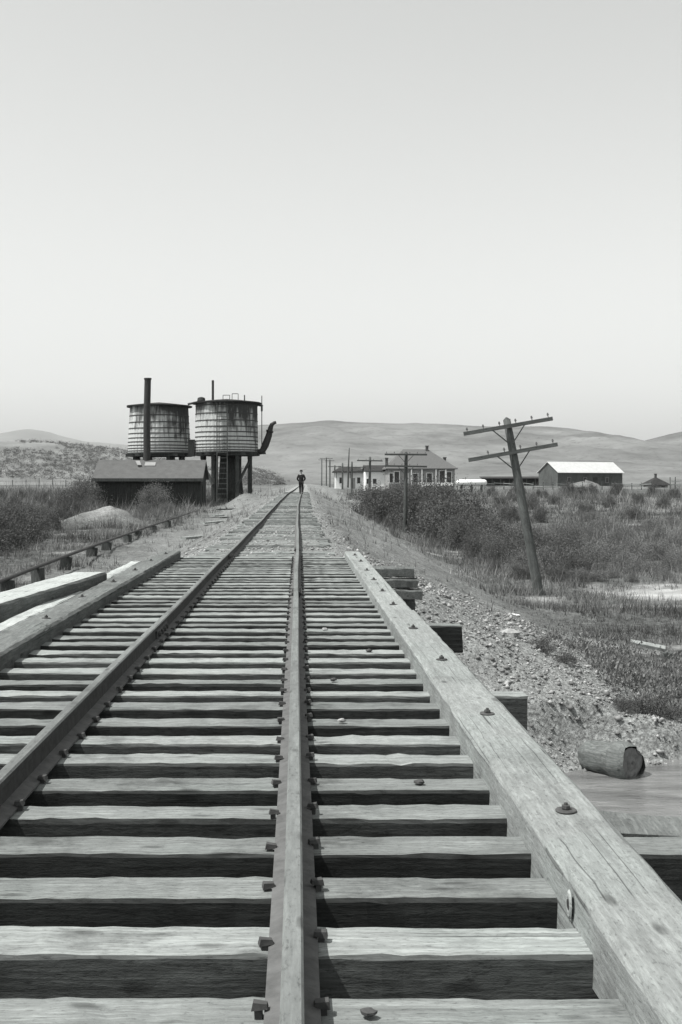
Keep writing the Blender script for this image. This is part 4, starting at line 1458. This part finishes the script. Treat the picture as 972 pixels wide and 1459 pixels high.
for kk in protos:
    for pr in protos[kk]:
        if pr.name not in used_s:
            pr.location = (px(900,75), 75, float(ground_z(px(900,75), 75))); pr.scale = (1.3,1.3,1.3)
            tag(pr, LR, 'shrub', 'shrubs of the right field')

for (u, Y, h, lab) in [(772, 17.2, .22, 'dark weed clump on the gravel bank above the log'), (805, 16.6, .16, 'small weed clump hanging at the lip of the gravel bank'),
                       (935, 15.4, .30, 'ragged weed clump at the creek edge by the right border'), (890, 15.2, .18, 'small weed clump just right of the cut log')]:
    o = copy_tree(protos['w'][0]); X = px(u, Y)
    o.name = 'weed_clump'
    o.location = (X, Y, float(ground_z(X, Y))-.01); o.rotation_euler = (0, 0, u); o.scale = (h*1.7, h*1.7, h)
    tag(o, lab, 'weeds')
    if 'group' in o: del o['group']

# scrub on the left hill, as one mass
def scatter_leaves(X, Y, Z, per, spread, size, seed, up=.35):
    r_ = np.random.default_rng(seed)
    n = len(X)
    spread = np.broadcast_to(np.asarray(spread, float), (n,)); size = np.broadcast_to(np.asarray(size, float), (n,))
    k_ = np.repeat(np.arange(n), per)
    N_ = len(k_)
    P = np.stack([X[k_], Y[k_], Z[k_]], 1)+r_.normal(0, 1, (N_,3))*spread[k_][:,None]*np.array([.6,.6,.0])
    P[:,2] += np.abs(r_.normal(0, .6, N_))*spread[k_]
    d1 = r_.normal(0, 1, (N_,3)); d1[:,2] = np.abs(d1[:,2])+up
    d1 /= np.linalg.norm(d1, axis=1)[:,None]
    d2 = np.cross(d1, r_.normal(0, 1, (N_,3))); d2 /= np.linalg.norm(d2, axis=1)[:,None]
    L = (size[k_]*r_.uniform(.6, 1.5, N_))[:,None]; W = L*.5
    V = np.stack([P-d2*W*.5, P+d2*W*.5, P+d1*L], 1).reshape(-1,3)
    return V, np.arange(N_*3).reshape(N_,3), np.repeat(np.clip(r_.uniform(0,1,N_)*.5+r_.uniform(0,1,n)[k_]*.5, 0, 1), 3)
lh = bpy.data.objects['low_hill'].data
co = np.empty(len(lh.vertices)*3, dtype=np.float32); lh.vertices.foreach_get('co', co); co = co.reshape(-1,3)
sel = co[(co[:,1] < 690) & (co[:,0] > -230)]
pick = sel[RNG.integers(0, len(sel), 9000)]+RNG.normal(0, 1.0, (9000,3))*np.array([2.0,3.0,.0])
dens = fbm(pick[:,0], pick[:,1], .03, 3, 55)
pick = pick[dens > .41]
V, F, t_ = scatter_leaves(pick[:,0], pick[:,1], pick[:,2]-.2, 30, RNG.uniform(.5, 1.3, len(pick)), .40, 5)
tag(np_mesh('hill_scrub', V, F, M['leaf_pale'], {'rnd': t_}), 'scrub covering the low hill behind the left field', 'scrub', kind='stuff')

# grass, weeds: sampled evenly over the ground seen, tufts coarser far away
def grass(name, n, y0, y1, seed, hscale, mat, label, cond, blades):
    r_ = np.random.default_rng(seed)
    Y = y0*(y1/y0)**r_.random(n)
    X = -.30*Y-2.5+r_.random(n)*(.68*Y+6)
    gz = ground_z(X, Y)
    gr_, br_ = zones(X, Y)
    d = np.abs(X-track_x(Y))
    p = cond(X, Y, d, gr_, br_)
    ok = (r_.random(n) < p) & ((gz > WATER_Z+.12) | (Y > 17)) & (d > 1.25)
    X, Y, gz = X[ok], Y[ok], gz[ok]
    n = len(X)
    k_ = np.repeat(np.arange(n), blades)
    N_ = len(k_)
    far = np.clip(Y/45, .38, 3.2)
    P = np.stack([X[k_], Y[k_], gz[k_]-.02], 1)+r_.normal(0, 1, (N_,3))*np.array([.07,.07,0])*far[k_][:,None]
    a = r_.uniform(0, 6.28, N_)
    ln = r_.uniform(.1, 1.6, N_)
    H = hscale*(.8+.9*sstep(20, 34, Y))[k_]*far[k_]**.75*np.clip(r_.lognormal(-.25,.55,N_),.2,2.6)*(.35+1.5*vn(P[:,0], P[:,1], .6, 61)**2)
    W = (.003+.0075*far[k_])*r_.uniform(.6,1.5,N_)
    side = np.stack([-np.sin(a), np.cos(a), np.zeros(N_)], 1)
    tip = P+np.stack([np.cos(a)*ln*H*.7, np.sin(a)*ln*H*.7, H], 1)
    V = np.stack([P-side*W[:,None], P+side*W[:,None], tip], 1).reshape(-1,3)
    tone = np.clip(r_.uniform(0,1,N_)*.5+1.6*(fbm(P[:,0], P[:,1], .45, 3, 44)-.5)+.22, 0, 1)
    o = np_mesh(name, V, np.arange(N_*3).reshape(N_,3), M[mat], {'rnd': np.repeat(tone, 3)})
    tag(o, label, 'grass', kind='stuff')
grass('field_grass', 90000, 14.5, 170, 71, .17, 'grass', 'rough grass and weeds over the field, the banks and the creek edge',
      lambda X, Y, d, g_, b_: np.clip(1.0-1.3*g_-1.7*b_, .02, 1)*(.35+1.0*sstep(.36,.58,fbm(X, Y, .5, 3, 66)))*(.07+.93*sstep(4.6, 7.4, d+3*(fbm(X, Y, .6, 3, 68)-.5))*1.0), 6)
grass('bank_weeds', 9000, 17.5, 95, 72, .075, 'grass_pale', 'bleached dry weeds on the railway bank slopes',
      lambda X, Y, d, g_, b_: sstep(9, 2.5, d)*sstep(.50,.64,fbm(X*1.4, Y*.45, .9, 3, 67)), 5)
# rank weeds along the creek lip at the right
Xw = RNG.uniform(4.2, 9, 320); Yw = 15.3+RNG.random(320)**1.5*5.5
V, F, t_ = scatter_leaves(Xw, Yw, ground_z(Xw, Yw), 60, RNG.uniform(.10, .3, 320), .05, 8, 1.2)
tag(np_mesh('creek_weeds', V, F, M['leaf_pale'], {'rnd': t_}), 'rank weeds along the eroded lip of the creek bank', 'weeds', kind='stuff')
